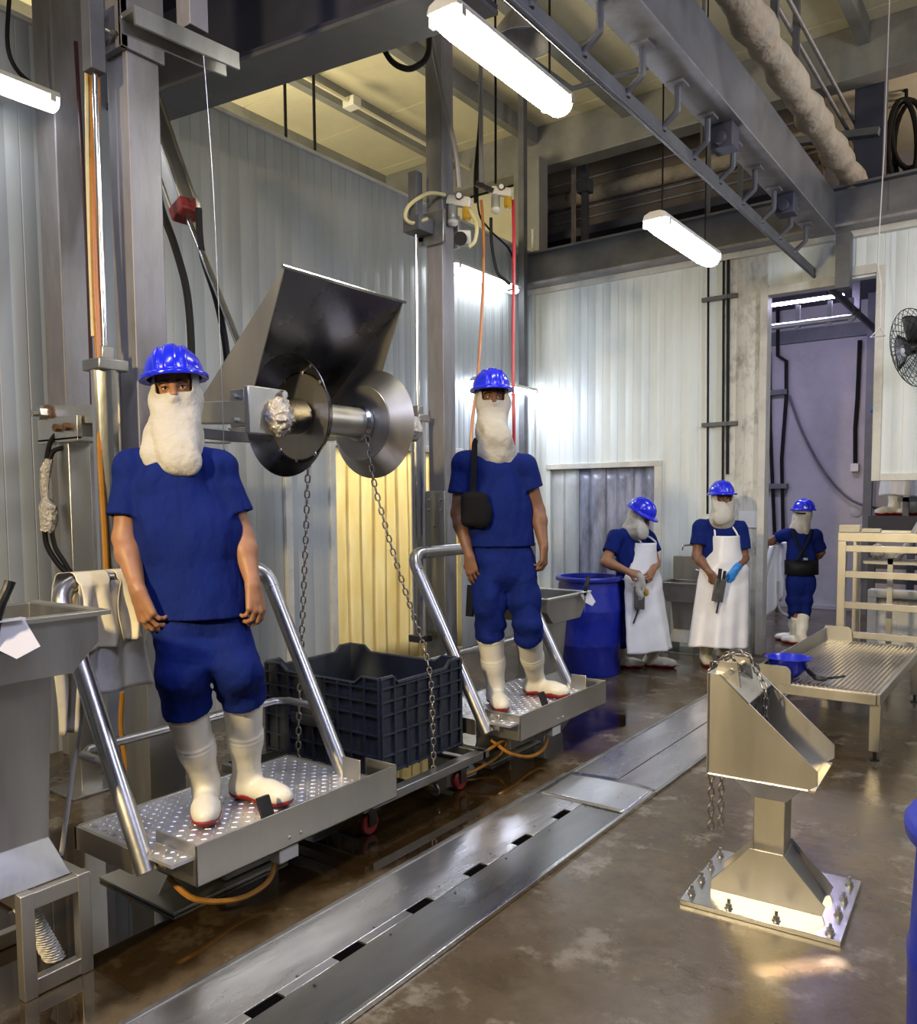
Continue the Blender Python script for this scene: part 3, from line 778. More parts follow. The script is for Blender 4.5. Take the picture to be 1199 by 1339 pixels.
rr = random.Random(3); wr.v = [tuple(Vector(p) + Vector((rr.uniform(-1, 1), rr.uniform(-1, 1), rr.uniform(-1, 1))) * .008) for p in wr.v]
obj('wrapped_grease_cap', wr, 'plastic_wrap', t, ang=25)
obj('drum', MB().lathe([(.0, 2.66), (.076, 2.66), (.076, 3.055), (.085, 3.055), (.085, 3.068), (0, 3.068)], (AX, 0, AZ), (0, 1, 0), 32), 'steel', t)
obj('weld_ring', MB().lathe([(.078, 3.035), (.092, 3.045), (.092, 3.06), (.078, 3.065), (.078, 3.035)], (AX, 0, AZ), (0, 1, 0), 32), 'steel_bright', t)
f1 = obj('flange', MB().lathe([(.03, 2.655), (.203, 2.655), (.276, 2.565), (.279, 2.568), (.206, 2.662), (.03, 2.662)], (AX, 0, AZ), (0, 1, 0), 64), 'steel_dark', t, ang=25)
fp = MB().lathe([(.03, 2.650), (.196, 2.650), (.198, 2.654)], (AX, 0, AZ), (0, 1, 0), 64)
for k in range(10):
    a = 2 * math.pi * k / 10 + .2
    fp.ell((AX + .2 * math.cos(a), 2.649, AZ + .2 * math.sin(a)), .012, .004, .012, 8, 4)
obj('face_disc', fp, 'steel', f1, ang=25)
f2 = obj('flange', MB().lathe([(.03, 3.072), (.190, 3.072), (.272, 3.155), (.275, 3.158), (.272, 3.162), (.188, 3.08), (.03, 3.08)], (AX, 0, AZ), (0, 1, 0), 64), 'steel', t, ang=25)
obj('face_disc', MB().lathe([(.08, 3.067), (.186, 3.067), (.188, 3.071)], (AX, 0, AZ), (0, 1, 0), 64), 'steel_dull', f2, ang=25)
obj('shaft_end', MB().cyl((AX, 3.08, AZ), (AX, 3.40, AZ), .055, n=20), 'steel', t)
wr = MB().lathe([(.0, 3.27), (.066, 3.28), (.075, 3.33), (.068, 3.38), (.076, 3.43), (.07, 3.48), (.05, 3.50), (0, 3.50)], (AX, 0, AZ), (0, 1, 0), 18)
wr.v = [tuple(Vector(p) + Vector((rr.uniform(-1, 1), rr.uniform(-1, 1), rr.uniform(-1, 1))) * .006) for p in wr.v]
obj('wrapped_bearing', wr, 'plastic_wrap', t, ang=25)
obj('far_arm', MB().bar((-4.36, 3.46, 1.99), (-2.84, 3.46, 1.93), 0.07, 0.09), 'steel_dull', t, bevel=0.004)
obj('cross_tube', MB().boxr(-4.40, -4.32, 2.34, 3.42, 1.93, 2.02), 'steel_dull', t, bevel=0.004)
obj('brace_bar', MB().bar((-3.60, 2.34, 1.915), (-3.60, 3.42, 1.90), .05, .05), 'beam', t)
sc = thing('steel_scoop', 'tilted sheet steel scoop with triangular sides standing over the spool', 'scoop', (-3.0, 2.8, 2.0))
T, K, Mp = (-2.647, 2.538), (-3.25, 2.024), (-2.89, 1.99)
for (y0, nm) in ((2.395, 'side_plate'), (3.165, 'side_plate')):
    obj(nm, MB().prism([(T[0], y0, T[1]), (K[0], y0, K[1]), (K[0] + .02, y0, K[1] - .02), (Mp[0], y0, Mp[1])], (0, .006, 0)), 'steel', sc)
obj('back_sheet', MB().prism([(T[0], 2.40, T[1]), (K[0], 2.40, K[1]), (K[0] + .004, 2.40, K[1] - .005), (T[0] + .004, 2.40, T[1] - .005)], (0, .765, 0)), 'steel_dark', sc)  # darker than the sides: shade of the down-facing underside painted in
obj('rolled_lip', MB().tube([(T[0], 2.385, T[1]), (T[0], 3.185, T[1])], .008, 8), 'steel_bright', sc)

# pivot post and pedestals at the left
t = thing('pivot_post', 'square steel post carrying the pivot end of the lift arm, at far left', 'post', (-4.22, 2.31, 0))
obj('post', MB().boxr(-4.28, -4.16, 2.25, 2.37, 0.0, 1.90), 'steel', t, bevel=0.004)
obj('foot_plate', MB().boxr(-4.36, -4.08, 2.16, 2.46, 0, .014), 'steel_dull', t, bevel=0.003)
obj('clevis', MB().boxr(-4.42, -4.02, 2.225, 2.25, 1.88, 2.0).boxr(-4.42, -4.02, 2.36, 2.385, 1.88, 2.0).boxr(-4.42, -4.02, 2.225, 2.385, 1.87, 1.895), 'steel', t, bevel=0.003)
for x in (-4.2, -4.1): obj('bolt', MB().cyl((x, 2.225, 1.945), (x, 2.20, 1.945), .022, n=6), 'rust', t)
obj('valve_bracket', MB().boxr(-4.44, -4.26, 2.27, 2.30, 1.25, 1.31), 'steel_dull', t, bevel=0.003)
t = thing('pedestal', 'short square steel pedestal on a foot plate behind the left sink', 'post', (-4.44, 2.02, 0))
obj('post', MB().boxr(-4.51, -4.36, 1.95, 2.09, 0.012, .57), 'steel_dull', t, bevel=0.004)
obj('top_cap', MB().boxr(-4.53, -4.34, 1.93, 2.11, .57, .59), 'steel_dull', t, bevel=0.003)
obj('foot_plate', MB().boxr(-4.56, -4.30, 1.90, 2.15, 0, .014), 'steel', t, bevel=0.003)
# wrapped valve and its hoses
VD = 4.28
t = thing('air_valve', 'plastic-wrapped air valve with black hoses beside the pivot post', 'valve', PD(63, 660, VD))
for nm, pts, r in (('hose', [(78, 562), (66, 578), (61, 600)], .013), ('hose', [(84, 585), (70, 590), (64, 604)], .013),
                   ('hose', [(58, 690), (62, 715), (78, 740), (92, 752)], .014), ('hose', [(67, 690), (72, 715), (84, 735), (92, 748)], .013)):
    obj(nm, MB().tube([PD(a, b, VD) for a, b in pts], r, 8, 6), 'rubber', t)
lw = MB().tube([PD(a, b, VD) for a, b in ((65, 600), (60, 615), (58, 635), (60, 652), (63, 662), (64, 680), (62, 695))], [.018, .026, .022, .018, .045, .042, .034], 14)
lw.v = [tuple(Vector(p) + Vector((rr.uniform(-1, 1), rr.uniform(-1, 1), rr.uniform(-1, 1))) * .006) for p in lw.v]
obj('plastic_wrap', lw, 'plastic_wrap', t, ang=20)
# vertical lift cylinders
def lift_cyl(x, y, z0, z1, z2, r, lab):
    t = thing('lift_cylinder', lab, 'cylinder', (x, y, z0))
    prof = []
    for k in range(32):
        a = 2 * math.pi * k / 32; q = r * (1.0 + .10 * abs(math.cos(2 * a)) ** 6 - (.05 if k % 4 == 0 else 0))
        prof.append((x + q * math.cos(a), y + q * math.sin(a), z0))
    obj('barrel', MB().prism(prof, (0, 0, z1 - z0)), 'steel_bright', t, ang=25)
    obj('end_cap', MB().boxr(x - r * 1.15, x + r * 1.15, y - r * 1.15, y + r * 1.15, z1, z1 + .05).boxr(x - .03, x + .03, y - .03, y + .03, z1 + .05, z1 + .11), 'steel_dull', t, bevel=.006)
    obj('end_cap', MB().boxr(x - r * 1.15, x + r * 1.15, y - r * 1.15, y + r * 1.15, z0 - .05, z0), 'steel_dark', t, bevel=.006)
    obj('piston_rod', MB().cyl((x, y, z1 + .1), (x, y, z2), .013, n=14), 'steel_bright', t)
    obj('rod_eye', MB().boxr(x - .035, x + .035, y - .035, y + .035, z2 - .02, z2 + .3), 'beam', t, bevel=.004)
    return t
lift_cyl(-3.455, 2.055, .95, 2.14, 3.45, .062, 'upright lift cylinder with polished rod beside the nearest column')
c2 = P(548, 700, y=4.40)
lift_cyl(c2.x, 4.40, .62, P(548, 552, y=4.4).z, P(545, 285, y=4.4).z, .052, 'upright lift cylinder with polished rod left of the second worker')
t = thing('air_cylinder', 'slanted air cylinder with red end cap pushing down to the scoop', 'cylinder', (-4.1, 2.9, 3.2))
q0, q1, q2 = Vector((-4.36, 2.9, 3.93)), Vector((-4.02, 2.9, 3.218)), Vector((-3.32, 2.9, 1.93))
dd = (q1 - q0).normalized()
bm_ = MB().bar(q0, q1, .105, .105)
for i in (-1, 1):
    for j in (-1, 1): bm_.cyl(q0 + Vector((0, .05 * i, 0)) + dd.cross(Vector((0, 1, 0))) * .05 * j, q1 + Vector((0, .05 * i, 0)) + dd.cross(Vector((0, 1, 0))) * .05 * j, .014, n=8)
obj('barrel', bm_, 'steel_dull', t, bevel=.004)
obj('end_cap', MB().bar(q1 - dd * .01, q1 + dd * .075, .13, .13), 'redpaint', t, bevel=.012)
obj('piston_rod', MB().cyl(q1 + dd * .07, q2, .019, n=14), 'steel_bright', t)
obj('hose_elbow', MB().tube([q1 + Vector((.07, 0, .02)), q1 + Vector((.12, 0, .02)), q1 + Vector((.13, 0, -.05))], .014, 8, 4), 'zinc', t)
obj('hose', MB().tube([q1 + Vector((.13, 0, -.04)), P(264, 330, y=2.9), P(284, 395, y=2.9), P(296, 460, y=2.9), P(298, 520, y=2.9)], .019, 8, 6), 'rubber', t)
o = obj('air_hose', MB().tube([PD(204, 190, 4.4), PD(208, 260, 4.4), PD(228, 320, 4.4), PD(244, 380, 4.4), PD(250, 450, 4.4), PD(250, 520, 4.4)], .020, 8, 6), 'rubber')
tag(o, 'thick black hose hanging between the nearest column and the slanted air cylinder', 'hose')
# amber and yellow hoses beside the first column
HD = 3.62
for pts, m, r, lab in (([(122, -20), (120, 60), (122, 160), (121, 260), (124, 380), (130, 500), (131, 590), (137, 700), (141, 800)], 'amber', .0135, 'thick amber air hose in the bundle left of the nearest column'),
                       ([(128, -20), (127, 60), (128, 150), (124, 250), (127, 380), (132, 500), (133, 590)], 'orange', .011, 'orange-brown hose at the right of the hose bundle by the nearest column'),
                       ([(112, -20), (113, 50), (114, 140), (115, 230), (118, 330), (122, 440)], 'yellow_hose', .010, 'pale yellow hose at the left of the bundle by the nearest column')):
    o = obj('air_hose', MB().tube([PD(a, b, HD) for a, b in pts], r, 8, 6), m); tag(o, lab, 'hose', 'air hoses')
o = obj('conduit', MB().tube([PD(99, 55, 4.6), PD(107, 200, 4.6), PD(114, 330, 4.6), PD(119, 470, 4.6), PD(121, 560, 4.6)], .011, 8), 'maroon'); tag(o, 'thin dark red conduit running down behind the amber hose bundle', 'conduit')
o = obj('conduit', MB().cyl(PD(129, 590, 3.7), PD(140, 800, 3.7), .017), 'white_plastic'); tag(o, 'cream conduit below the hose bundle, left of the nearest worker', 'conduit')
# pull wire and channel at the top
p0, p1 = Vector(P(205, 33, x=-2.95)), Vector(P(303, 77, x=-2.95))
t = thing('channel_arm', 'short steel channel with hanging block sticking out at the top of the nearest column', 'bracket', p0)
obj('channel', MB().bar(p0 + (p0 - p1) * .35, p1, .10, .02).bar(p0 + (p0 - p1) * .35 + Vector((.045, 0, -.03)), p1 + Vector((.045, 0, -.03)), .012, .06).bar(p0 + (p0 - p1) * .35 + Vector((-.045, 0, -.03)), p1 + Vector((-.045, 0, -.03)), .012, .06), 'steel_dull', t)
pm = Vector(P(252, 42, x=-2.95))
obj('hanger_block', MB().boxr(pm.x - .045, pm.x + .045, pm.y - .045, pm.y + .045, pm.z, 5.99), 'galv', t, bevel=.003)
t = thing('pull_wire', 'thin pull wire with bent hook hanging beside the nearest worker\'s shoulder', 'wire', PD(266, 80, 3.3))
obj('wire', MB().tube([PD(266, 72, 3.3), PD(270, 120, 3.3), PD(279, 250, 3.3), PD(287, 430, 3.3), PD(293, 590, 3.3)], .0016, 6, 4), 'steel_dull', t)
obj('hook', MB().tube([PD(293, 588, 3.3), PD(296, 600, 3.3), PD(309, 623, 3.3), PD(303, 627, 3.3), PD(295, 604, 3.3)], .0035, 6), 'steel_dark', t)

# chains on the spool
chain([P(403, 606, y=2.72), P(400, 700, y=2.72), P(396, 800, y=2.72), P(391, 930, y=2.72), P(390, 1000, y=2.72)], 'steel chain hanging straight down from the near spool flange behind the handrail')
def hook_end(t, p):
    obj('hook', MB().tube([p + Vector((0, 0, .03)), p, p + Vector((.03, 0, -.035)), p + Vector((.02, 0, -.065)), p + Vector((-.02, 0, -.06))], .010, 8, 5), 'steel_dark', t)
chain([P(481, 575, x=-2.80), P(488, 625, x=-2.78), P(506, 695, x=-2.74), P(529, 770, x=-2.70), P(549, 830, x=-2.66), P(562, 880, x=-2.60), P(566, 940, x=-2.57), P(567, 1022, x=-2.56)],
      'steel chain slanting from the spool down across the crate, ending in a hook', end=hook_end)

# ------------------------------------------------------------------ work platforms
TX, Y0, Y1, ZT = -2.385, 1.69, 2.77, 0.352
def platform(lab, drop):
    t = thing('work_platform', lab, 'platform', (-2.7, 2.2, 0), 'standing platforms with handrails')
    dk = MB().boxr(-3.0, TX - .012, 1.60, 2.66, .300, .312)
    pit = .034
    for i in range(17):
        for j in range(31):
            x = -2.985 + pit * (i + .5); yv = 1.615 + pit * (j + .5)
            if x > TX - .03 or yv > 2.65: continue
            a = .8 if (i + j) % 2 else -.8
            ux, uy = Vector((math.cos(a), math.sin(a), 0)) * .013, Vector((-math.sin(a), math.cos(a), 0)) * .0045
            c = Vector((x, yv, .312))
            dk.add([c - ux, c - uy, c + ux, c + uy, c + VZ * .0035 - ux * .35, c + VZ * .0035 + ux * .35], [(0, 1, 4), (1, 5, 4), (1, 2, 5), (2, 3, 5), (3, 4, 5), (3, 0, 4)])
    obj('tread_deck', dk, 'tread', t, smooth=False)
    obj('deck_frame', MB().boxr(-3.005, -2.62, 1.588, 1.604, .225, .315).boxr(-3.005, -2.99, 1.588, 2.67, .225, .315).boxr(-3.005, -2.42, 2.655, 2.67, .225, .315), 'steel', t, bevel=.002)
    obj('front_tray', MB().boxr(TX - .006, TX, Y0, Y1, .200, ZT).boxr(TX - .24, TX, Y0, Y0 + .006, .200, ZT).boxr(TX - .19, TX, Y1 - .006, Y1, .200, ZT)
        .boxr(TX - .24, TX, Y0, Y1, .200, .206), 'steel', t, bevel=.0015)
    for y in (Y0 + .43, Y0 + .49): obj('bolt', MB().ell((TX, y, .235), .006, .009, .009, 10, 6), 'zinc', t)
    def fx(x, y, z): return Vector((x, y, z))
    ya, yb = 1.60, 2.625
    def elbow(y):
        a, b = fx(-2.545, y, .25), fx(-3.09, y, 1.24)
        return a, b
    a, b = elbow(ya); a2, b2 = elbow(yb); dn = (b - a).normalized(); dy = Vector((0, 1, 0))
    path = [a, b - dn * .11]
    for k in range(1, 8):
        u = k / 8; path.append((b - dn * .11) * (1 - u) ** 2 + b * 2 * u * (1 - u) + (b + dy * .11) * u * u)
    path.append(b + dy * .11)
    path.append(b2 - dy * .11)
    for k in range(1, 8):
        u = k / 8; path.append((b2 - dy * .11) * (1 - u) ** 2 + b2 * 2 * u * (1 - u) + (b2 - dn * .11) * u * u)
    path += [b2 - dn * .11, a2]
    h = obj('handrail', MB().tube(path, .036, 16), 'tube', t, ang=50)
    w_ = MB()
    for q, dq in ((b - dn * .115, dn), (b + dy * .115, dy), (b2 - dy * .115, dy), (b2 - dn * .115, dn)): w_.cyl(q - dq * .003, q + dq * .003, .0375, n=20)
    obj('weld_seam', w_, 'steel_bright', h)
    pz = .60; px_ = -2.74
    mid = [fx(px_, ya, pz), fx(px_ - .20, ya, pz), fx(px_ - .25, ya + .05, pz), fx(px_ - .25, yb - .05, pz), fx(px_ - .20, yb, pz), fx(px_, yb, pz)]
    obj('mid_rail', MB().tube(mid, .017, 12, 0), 'tube', t, ang=60)
    for y in (ya, yb): obj('rail_foot_plate', MB().boxr(-2.55, -2.49 if y == ya else -2.44, y + (.034 if y == ya else -.04), y + (.040 if y == ya else -.034), .26, .35 if y == ya else .41), 'steel', t, bevel=.003)
    obj('pedal', MB().prism([fx(-2.44, 2.03, .312), fx(-2.44, 2.09, .312), fx(-2.475, 2.09, .40), fx(-2.475, 2.03, .40)], (.012, 0, 0)), 'black', t)
    bs = MB().boxr(-2.92, -2.66, 2.02, 2.30, .02, .225)
    obj('pedestal', bs, 'steel_dull', t, bevel=.004)
    obj('foot_plate', MB().boxr(-3.13, -2.62, 1.75, 2.32, 0, .016), 'steel', t, bevel=.003)
    obj('gusset', MB().prism([fx(-2.80, 1.80, .016), fx(-2.80, 2.02, .016), fx(-2.80, 2.02, .18), fx(-2.80, 1.86, .10)], (.01, 0, 0)), 'steel', t)
    obj('valve_box', MB().boxr(-2.47, -2.40, 2.08, 2.18, .135, .20), 'white_plastic', t, bevel=.004)
    obj('air_hose', MB().tube([fx(-2.44, 2.1, .15), fx(-2.45, 2.06, .06), fx(-2.46, 1.92, .045), fx(-2.5, 1.76, .10), fx(-2.6, 1.72, .17)], .011, 8, 6), 'amber', t)
    return t
pl = platform('steel treadplate platform with handrail under the nearest worker', 0)
pl2 = copy_tree(pl, (0.015, 2.12, 0), 'steel treadplate platform with handrail under the second worker, beyond the crate')
# loose amber hoses on the wet floor between the platforms
o = obj('air_hose', MB().tube([P(595, 965, z=.16), P(625, 985, z=.12), P(660, 968, z=.16), P(650, 990, z=.06), P(610, 1012, z=.015), P(590, 1010, z=.02)], .010, 8, 6), 'amber')
tag(o, 'amber hose looping on the wet floor between the crate and the second platform', 'hose')
o = obj('air_hose', MB().tube([P(160, 905, y=2.35), P(158, 950, y=2.35), P(165, 1000, y=2.35), P(176, 1045, y=2.35)], .013, 8, 6), 'amber')
tag(o, 'amber hose dropping beside the column behind the nearest handrail', 'hose')

# ------------------------------------------------------------------ crate on its dolly
t = thing('dolly', 'low wheeled dolly under the slate plastic crate', 'dolly', (-3.02, 3.2, 0))
df = MB()
for y in (2.70, 3.66): df.boxr(-3.52, -2.50, y - .03, y + .03, .125, .17)
for x in (-3.5, -3.0, -2.53): df.boxr(x - .03, x + .03, 2.70, 3.66, .125, .17)
obj('frame', df, 'steel_dull', t, bevel=.003)
for x in (-3.44, -2.54):
    for y in (2.74, 3.46):
        cs = obj('castor', MB().boxr(x - .04, x + .04, y - .04, y + .04, .115, .125).boxr(x - .028, x - .022, y - .02, y + .03, .045, .118).boxr(x + .022, x + .028, y - .02, y + .03, .045, .118), 'steel_dark', t)
        obj('wheel', MB().lathe([(.012, -.018), (.05, -.018), (.056, -.01), (.056, .01), (.05, .018), (.012, .018)], (x, y, .056), (1, 0, 0), 24), 'redpaint', cs)
t = thing('plastic_crate', 'large slate-coloured ribbed plastic crate between the two platforms', 'crate', (-3.1, 3.33, .17))
X0, X1, YA, YB, ZA, ZB = -3.52, -2.68, 2.99, 3.66, .172, .665
cb = MB()
def wall_prof(L):
    return [(0, 0), (L, 0), (L, 1), (L * .86, 1), (L * .80, .925), (L * .20, .925), (L * .14, 1), (0, 1)]
th = .012; H = ZB - ZA
for (o_, ux, n_) in (((X0, YA), (1, 0), (0, 1)), ((X0, YB), (1, 0), (0, -1)), ((X1, YA), (0, 1), (-1, 0)), ((X0, YA), (0, 1), (1, 0))):
    L = (X1 - X0) if ux[0] else (YB - YA)
    cb.prism([(o_[0] + ux[0] * u, o_[1] + ux[1] * u, ZA + v * H) for u, v in wall_prof(L)], (n_[0] * th, n_[1] * th, 0))
cb.boxr(X0, X1, YA, YB, ZA, ZA + .015)
obj('body', cb, 'crate', t)
rb = MB()
for (o_, ux, n_) in (((X0, YA), (1, 0), (0, -1)), ((X1, YA), (0, 1), (1, 0)), ((X0, YB), (1, 0), (0, 1))):
    L = (X1 - X0) if ux[0] else (YB - YA); nv = 9 if ux[0] else 7
    for k in range(nv + 1):
        u = L * k / nv; hh = H * (.925 if .2 < k / nv < .8 else 1.0)
        c = Vector((o_[0] + ux[0] * u + n_[0] * .009, o_[1] + ux[1] * u + n_[1] * .009, ZA + hh / 2))
        rb.obox(c, (ux[0], ux[1], 0), (n_[0], n_[1], 0), (0, 0, 1), .008, .018, hh)
    for v in (.02, .20, .42, .62, .76, .90):
        c = Vector((o_[0] + ux[0] * L / 2 + n_[0] * .008, o_[1] + ux[1] * L / 2 + n_[1] * .008, ZA + H * v))
        rb.obox(c, (ux[0], ux[1], 0), (n_[0], n_[1], 0), (0, 0, 1), L, .016, .008)
obj('ribs', rb, 'crate', t, smooth=False)
rm = MB()
for (o_, ux) in (((X0, YA), (1, 0)), ((X0, YB), (1, 0)), ((X1, YA), (0, 1)), ((X0, YA), (0, 1))):
    L = (X1 - X0) if ux[0] else (YB - YA)
    pr = [q for q in wall_prof(L)][2:]
    rm.tube([(o_[0] + ux[0] * u, o_[1] + ux[1] * u, ZA + v * H) for u, v in pr], .011, 6)
obj('rim', rm, 'crate', t, ang=60)
obj('grip_plate', MB().boxr(-3.30, -2.98, YA - .03, YA - .018, ZA + .19, ZA + .25), 'crate', t, bevel=.004)

# ------------------------------------------------------------------ sinks
def xf(mb, loc, yaw):
    m = Matrix.Translation(loc) @ Matrix.Rotation(yaw, 4, 'Z')
    mb.v = [tuple(m @ Vector(p)) for p in mb.v]; return mb
def sink(lab, loc, yaw, wd, dp, rim, base_z, splash=0.0, box_base=False, tap=False, knife=False, taper=.55):
    """Hands-free wash sink; local front is -y."""
    L = Vector(loc); t = thing('wash_sink', lab, 'sink', L)
    G = lambda mb: xf(mb, L, yaw)
    h = .19; w2 = wd / 2
    prof = [(-w2, 0), (-w2, -.10), (-w2 + .09, -h), (w2 - .09, -h), (w2, -.10), (w2, 0)]
    inn = [(w2 - .012, 0), (w2 - .012, -.095), (w2 - .095, -h + .012), (-w2 + .095, -h + .012), (-w2 + .012, -.095), (-w2 + .012, 0)]
    bs = MB().prism([(x, -dp + .012, rim + z) for x, z in prof + inn], (0, dp - .024, 0))
    bs.prism([(x, -dp, rim + z) for x, z in prof], (0, .012, 0)).prism([(x, -.012, rim + z) for x, z in prof], (0, .012, 0))
    obj('basin', G(bs), 'steel_dull', t, bevel=.003)
    obj('rim', G(MB().boxr(-w2 - .03, w2 + .03, -dp - .03, -dp + .01, rim - .012, rim + .004).boxr(-w2 - .03, -w2 + .01, -dp, 0, rim - .012, rim + .004)
                 .boxr(w2 - .01, w2 + .03, -dp, 0, rim - .012, rim + .004)), 'steel', t, bevel=.002)
    pw = wd * taper / 2; zb = base_z
    cz = -dp * .5
    rg = []
    for z, k, kd in ((rim - h, 1.0, 1.0), (zb + .12, .84, .8), (zb, 1.15, 1.3)):
        rg.append([Vector((x * pw * k, cz + y * dp * .30 * kd, z)) for x, y in ((-1, -1), (1, -1), (1, 1), (-1, 1))])
    obj('column', G(MB().ring_loft(rg)), 'steel_dull', t, bevel=.003)
    if splash:
        s = obj('backsplash', G(MB().boxr(-w2, w2, -.012, .0, rim, rim + splash).boxr(-w2, w2, .0, .05, rim + splash - .01, rim + splash)), 'steel_dull', t, bevel=.002)
    if tap:
        obj('tap', G(MB().tube([(0, -.02, rim + splash - .02), (0, -.02, rim + splash + .09), (0, -.05, rim + splash + .12), (-.06, -.12, rim + splash + .12), (-.075, -.135, rim + splash + .10), (-.075, -.135, rim + splash + .07)], .012, 10, 4)), 'steel_bright', t)
    if box_base:
        fr = MB(); b2 = wd * .20; bo = .065; d0, d1 = cz - dp * .42, cz + dp * .42; q = .042
        for x in (bo - b2, bo + b2):
            for y in (d0, d1): fr.boxr(x - q / 2, x + q / 2, y - q / 2, y + q / 2, 0, zb)
        for z in (zb - .03, .03):
            for y in (d0, d1): fr.boxr(bo - b2, bo + b2, y - q / 2 + .003, y + q / 2 - .003, z - .027, z + .027)
            for x in (bo - b2, bo + b2): fr.boxr(x - q / 2 + .003, x + q / 2 - .003, d0, d1, z - .027, z + .027) if z > .1 else None
        obj('base_frame', G(fr), 'steel', t, bevel=.003)
        hl = [Vector((.05 + .012 * math.cos(a), cz - .05 + .045 * math.sin(a) + .02 * k / 40, zb - .02 - .30 * k / 220 * (zb / .33))) for k in range(200) for a in (k * .9,)]
        hp = []
        for k in range(260):
            a = k * .75; u = k / 259
            hp.append(Vector((.0 + .12 * u + .032 * math.cos(a), cz - .06 + .032 * math.sin(a), zb - .03 - (zb - .05) * u)))
        obj('ribbed_hose', G(MB().tube(hp, .0045, 5)), 'white_plastic', t, ang=60)
    else:
        obj('base_plate', G(MB().boxr(-pw * 1.5, pw * 1.5, cz - dp * .35, cz + dp * .35, 0, .012).boxr(-pw * 1.15, -pw * 1.0, cz - dp * .35, cz + dp * .35, .0, zb).boxr(pw * 1.0, pw * 1.15, cz - dp * .35, cz + dp * .35, .0, zb)), 'steel_dull', t, bevel=.003)
    if knife:
        kx = knife[2]
        kn = thing('knife', knife[0], 'knife', G(MB().add([(kx, -dp - .045, rim + .02)], [])).v[0])
        obj('handle', G(MB().tube([(kx, -dp - .045, rim - .02), (kx + .01, -dp - .05, rim + .05), (kx + .035, -dp - .05, rim + .10), (kx + .045, -dp - .05, rim + .125)], [.011, .016, .014, .016], 10, 3)), 'black', kn)
        obj('blade', G(MB().prism([(kx - .012, -dp - .046, rim - .02), (kx + .012, -dp - .046, rim - .02), (kx, -dp - .046, rim - .15)], (0, .002, 0))), 'steel_bright', kn)
        o = obj('knife_holder', G(MB().prism([(kx - .075, -dp - .033, rim + .01), (kx + .085, -dp - .033, rim + .01), (kx + .11, -dp - .075, rim - .075), (kx + .035, -dp - .085, rim - .10), (kx, -dp - .04, rim - .07)], (0, -.004, 0))
                  .boxr(kx - .07, kx + .08, -dp - .06, -dp - .03, rim + .008, rim + .014)), 'paper'); tag(o, knife[1], 'knife holder')
    return t
sink('stainless wash sink on a box base at the left edge of the picture', (-2.96, 1.21, 0), R(90), .46, .44, 1.20, .34, box_base=True, taper=.50,
     knife=('black-handled knife standing in the left edge sink', 'folded white card holder on the left edge sink', -.11))
sink('stainless wash sink with tap between the second worker and the blue barrel', (-3.38, 5.36, 0), R(90), .60, .46, .84, .12, splash=.37, tap=True,
     knife=('black-handled knife on the sink beside the blue barrel', 'folded white card holder on the sink beside the blue barrel', .20))
sink('small stainless wash sink standing against the back wall between the two aproned workers', (-2.98, 8.18, 0), 0, .44, .40, .72, .12, splash=.24, tap=True)

# ------------------------------------------------------------------ barrels and bowl
def barrel(x, y, lab):
    t = thing('plastic_barrel', lab, 'barrel', (x, y, 0))
    r, h = .285, .87
    obj('body', MB().lathe([(0, 0), (r * .93, 0), (r * .97, .02), (r * .975, .25), (r, .265), (r, .285), (r * .985, .30), (r, .55), (r * 1.01, .565), (r * 1.01, .585), (r * .99, .60), (r * .96, .80), (r * .93, .83), (r * .93, h), (r * .90, h), (r * .90, .80), (r * .93, .05), (0, .04)], (x, y, 0), VZ, 48), 'blue_plastic', t)
    obj('rim', MB().lathe([(r * .92, h - .035), (r * 1.04, h - .03), (r * 1.05, h - .008), (r * 1.02, h + .004), (r * .90, h + .004), (r * .89, h - .03), (r * .92, h - .035)], (x, y, 0), VZ, 48), 'blue_plastic', t)
    return t
bp_ = P(770, 879, z=0)
barrel(bp_.x, bp_.y, 'blue plastic barrel beside the tapped sink in the middle of the hall')
barrel(.055, 1.99, 'blue plastic barrel cut off by the right edge of the picture')

# ------------------------------------------------------------------ steel chute stand with chains
t = thing('chute_stand', 'stainless pedestal stand with a slanted open chute, bolted to the floor at right', 'stand', (-.84, 3.22, 0))
xc, yc = -.845, 3.20
obj('base_plate', MB().boxr(-1.125, -.560, 2.95, 3.485, 0, .02), 'steel_bright', t, bevel=.002)
ST = M['steel']
for yy in (3.10, 3.285):
    obj('gusset_plate', MB().prism([(-1.05, yy, .02), (-.645, yy, .02), (-.635, yy, .055), (-.785, yy, .215), (-.905, yy, .215), (-1.05, yy, .055)], (0, .008, 0)), 'steel', t, bevel=.001)
obj('slope_plate', MB().prism([(-1.03, 3.108, .02), (-.905, 3.108, .195), (-.785, 3.108, .195), (-.66, 3.108, .02)], (0, .177, 0)), 'steel_dull', t)
obj('column', MB().boxr(xc - .058, xc + .058, yc - .058, yc + .058, .19, .42), 'steel', t, bevel=.004)
rg = [[Vector((xc + a * sx, yc + b * sy, z)) for a, b in ((-1, -1), (1, -1), (1, 1), (-1, 1))] for z, sx, sy in ((.405, .06, .06), (.515, .155, .13))]
obj('neck', MB().ring_loft(rg), 'steel', t, bevel=.002)
YF, YK = 3.005, 3.375
prof = [(-1.04, .513), (-.685, .513), (-.655, .535), (-.655, .585), (-1.0, .897), (-1.04, .897)]
for yy in (YF, YK): obj('side_plate', MB().prism([(x, yy, z) for x, z in prof], (0, .006, 0)), 'steel', t, bevel=.001)
obj('bottom_plate', MB().boxr(-1.04, -.662, YF, YK + .006, .507, .514), 'steel', t)
obj('back_plate', MB().boxr(-1.046, -1.04, YF, YK + .006, .507, .897), 'steel', t)
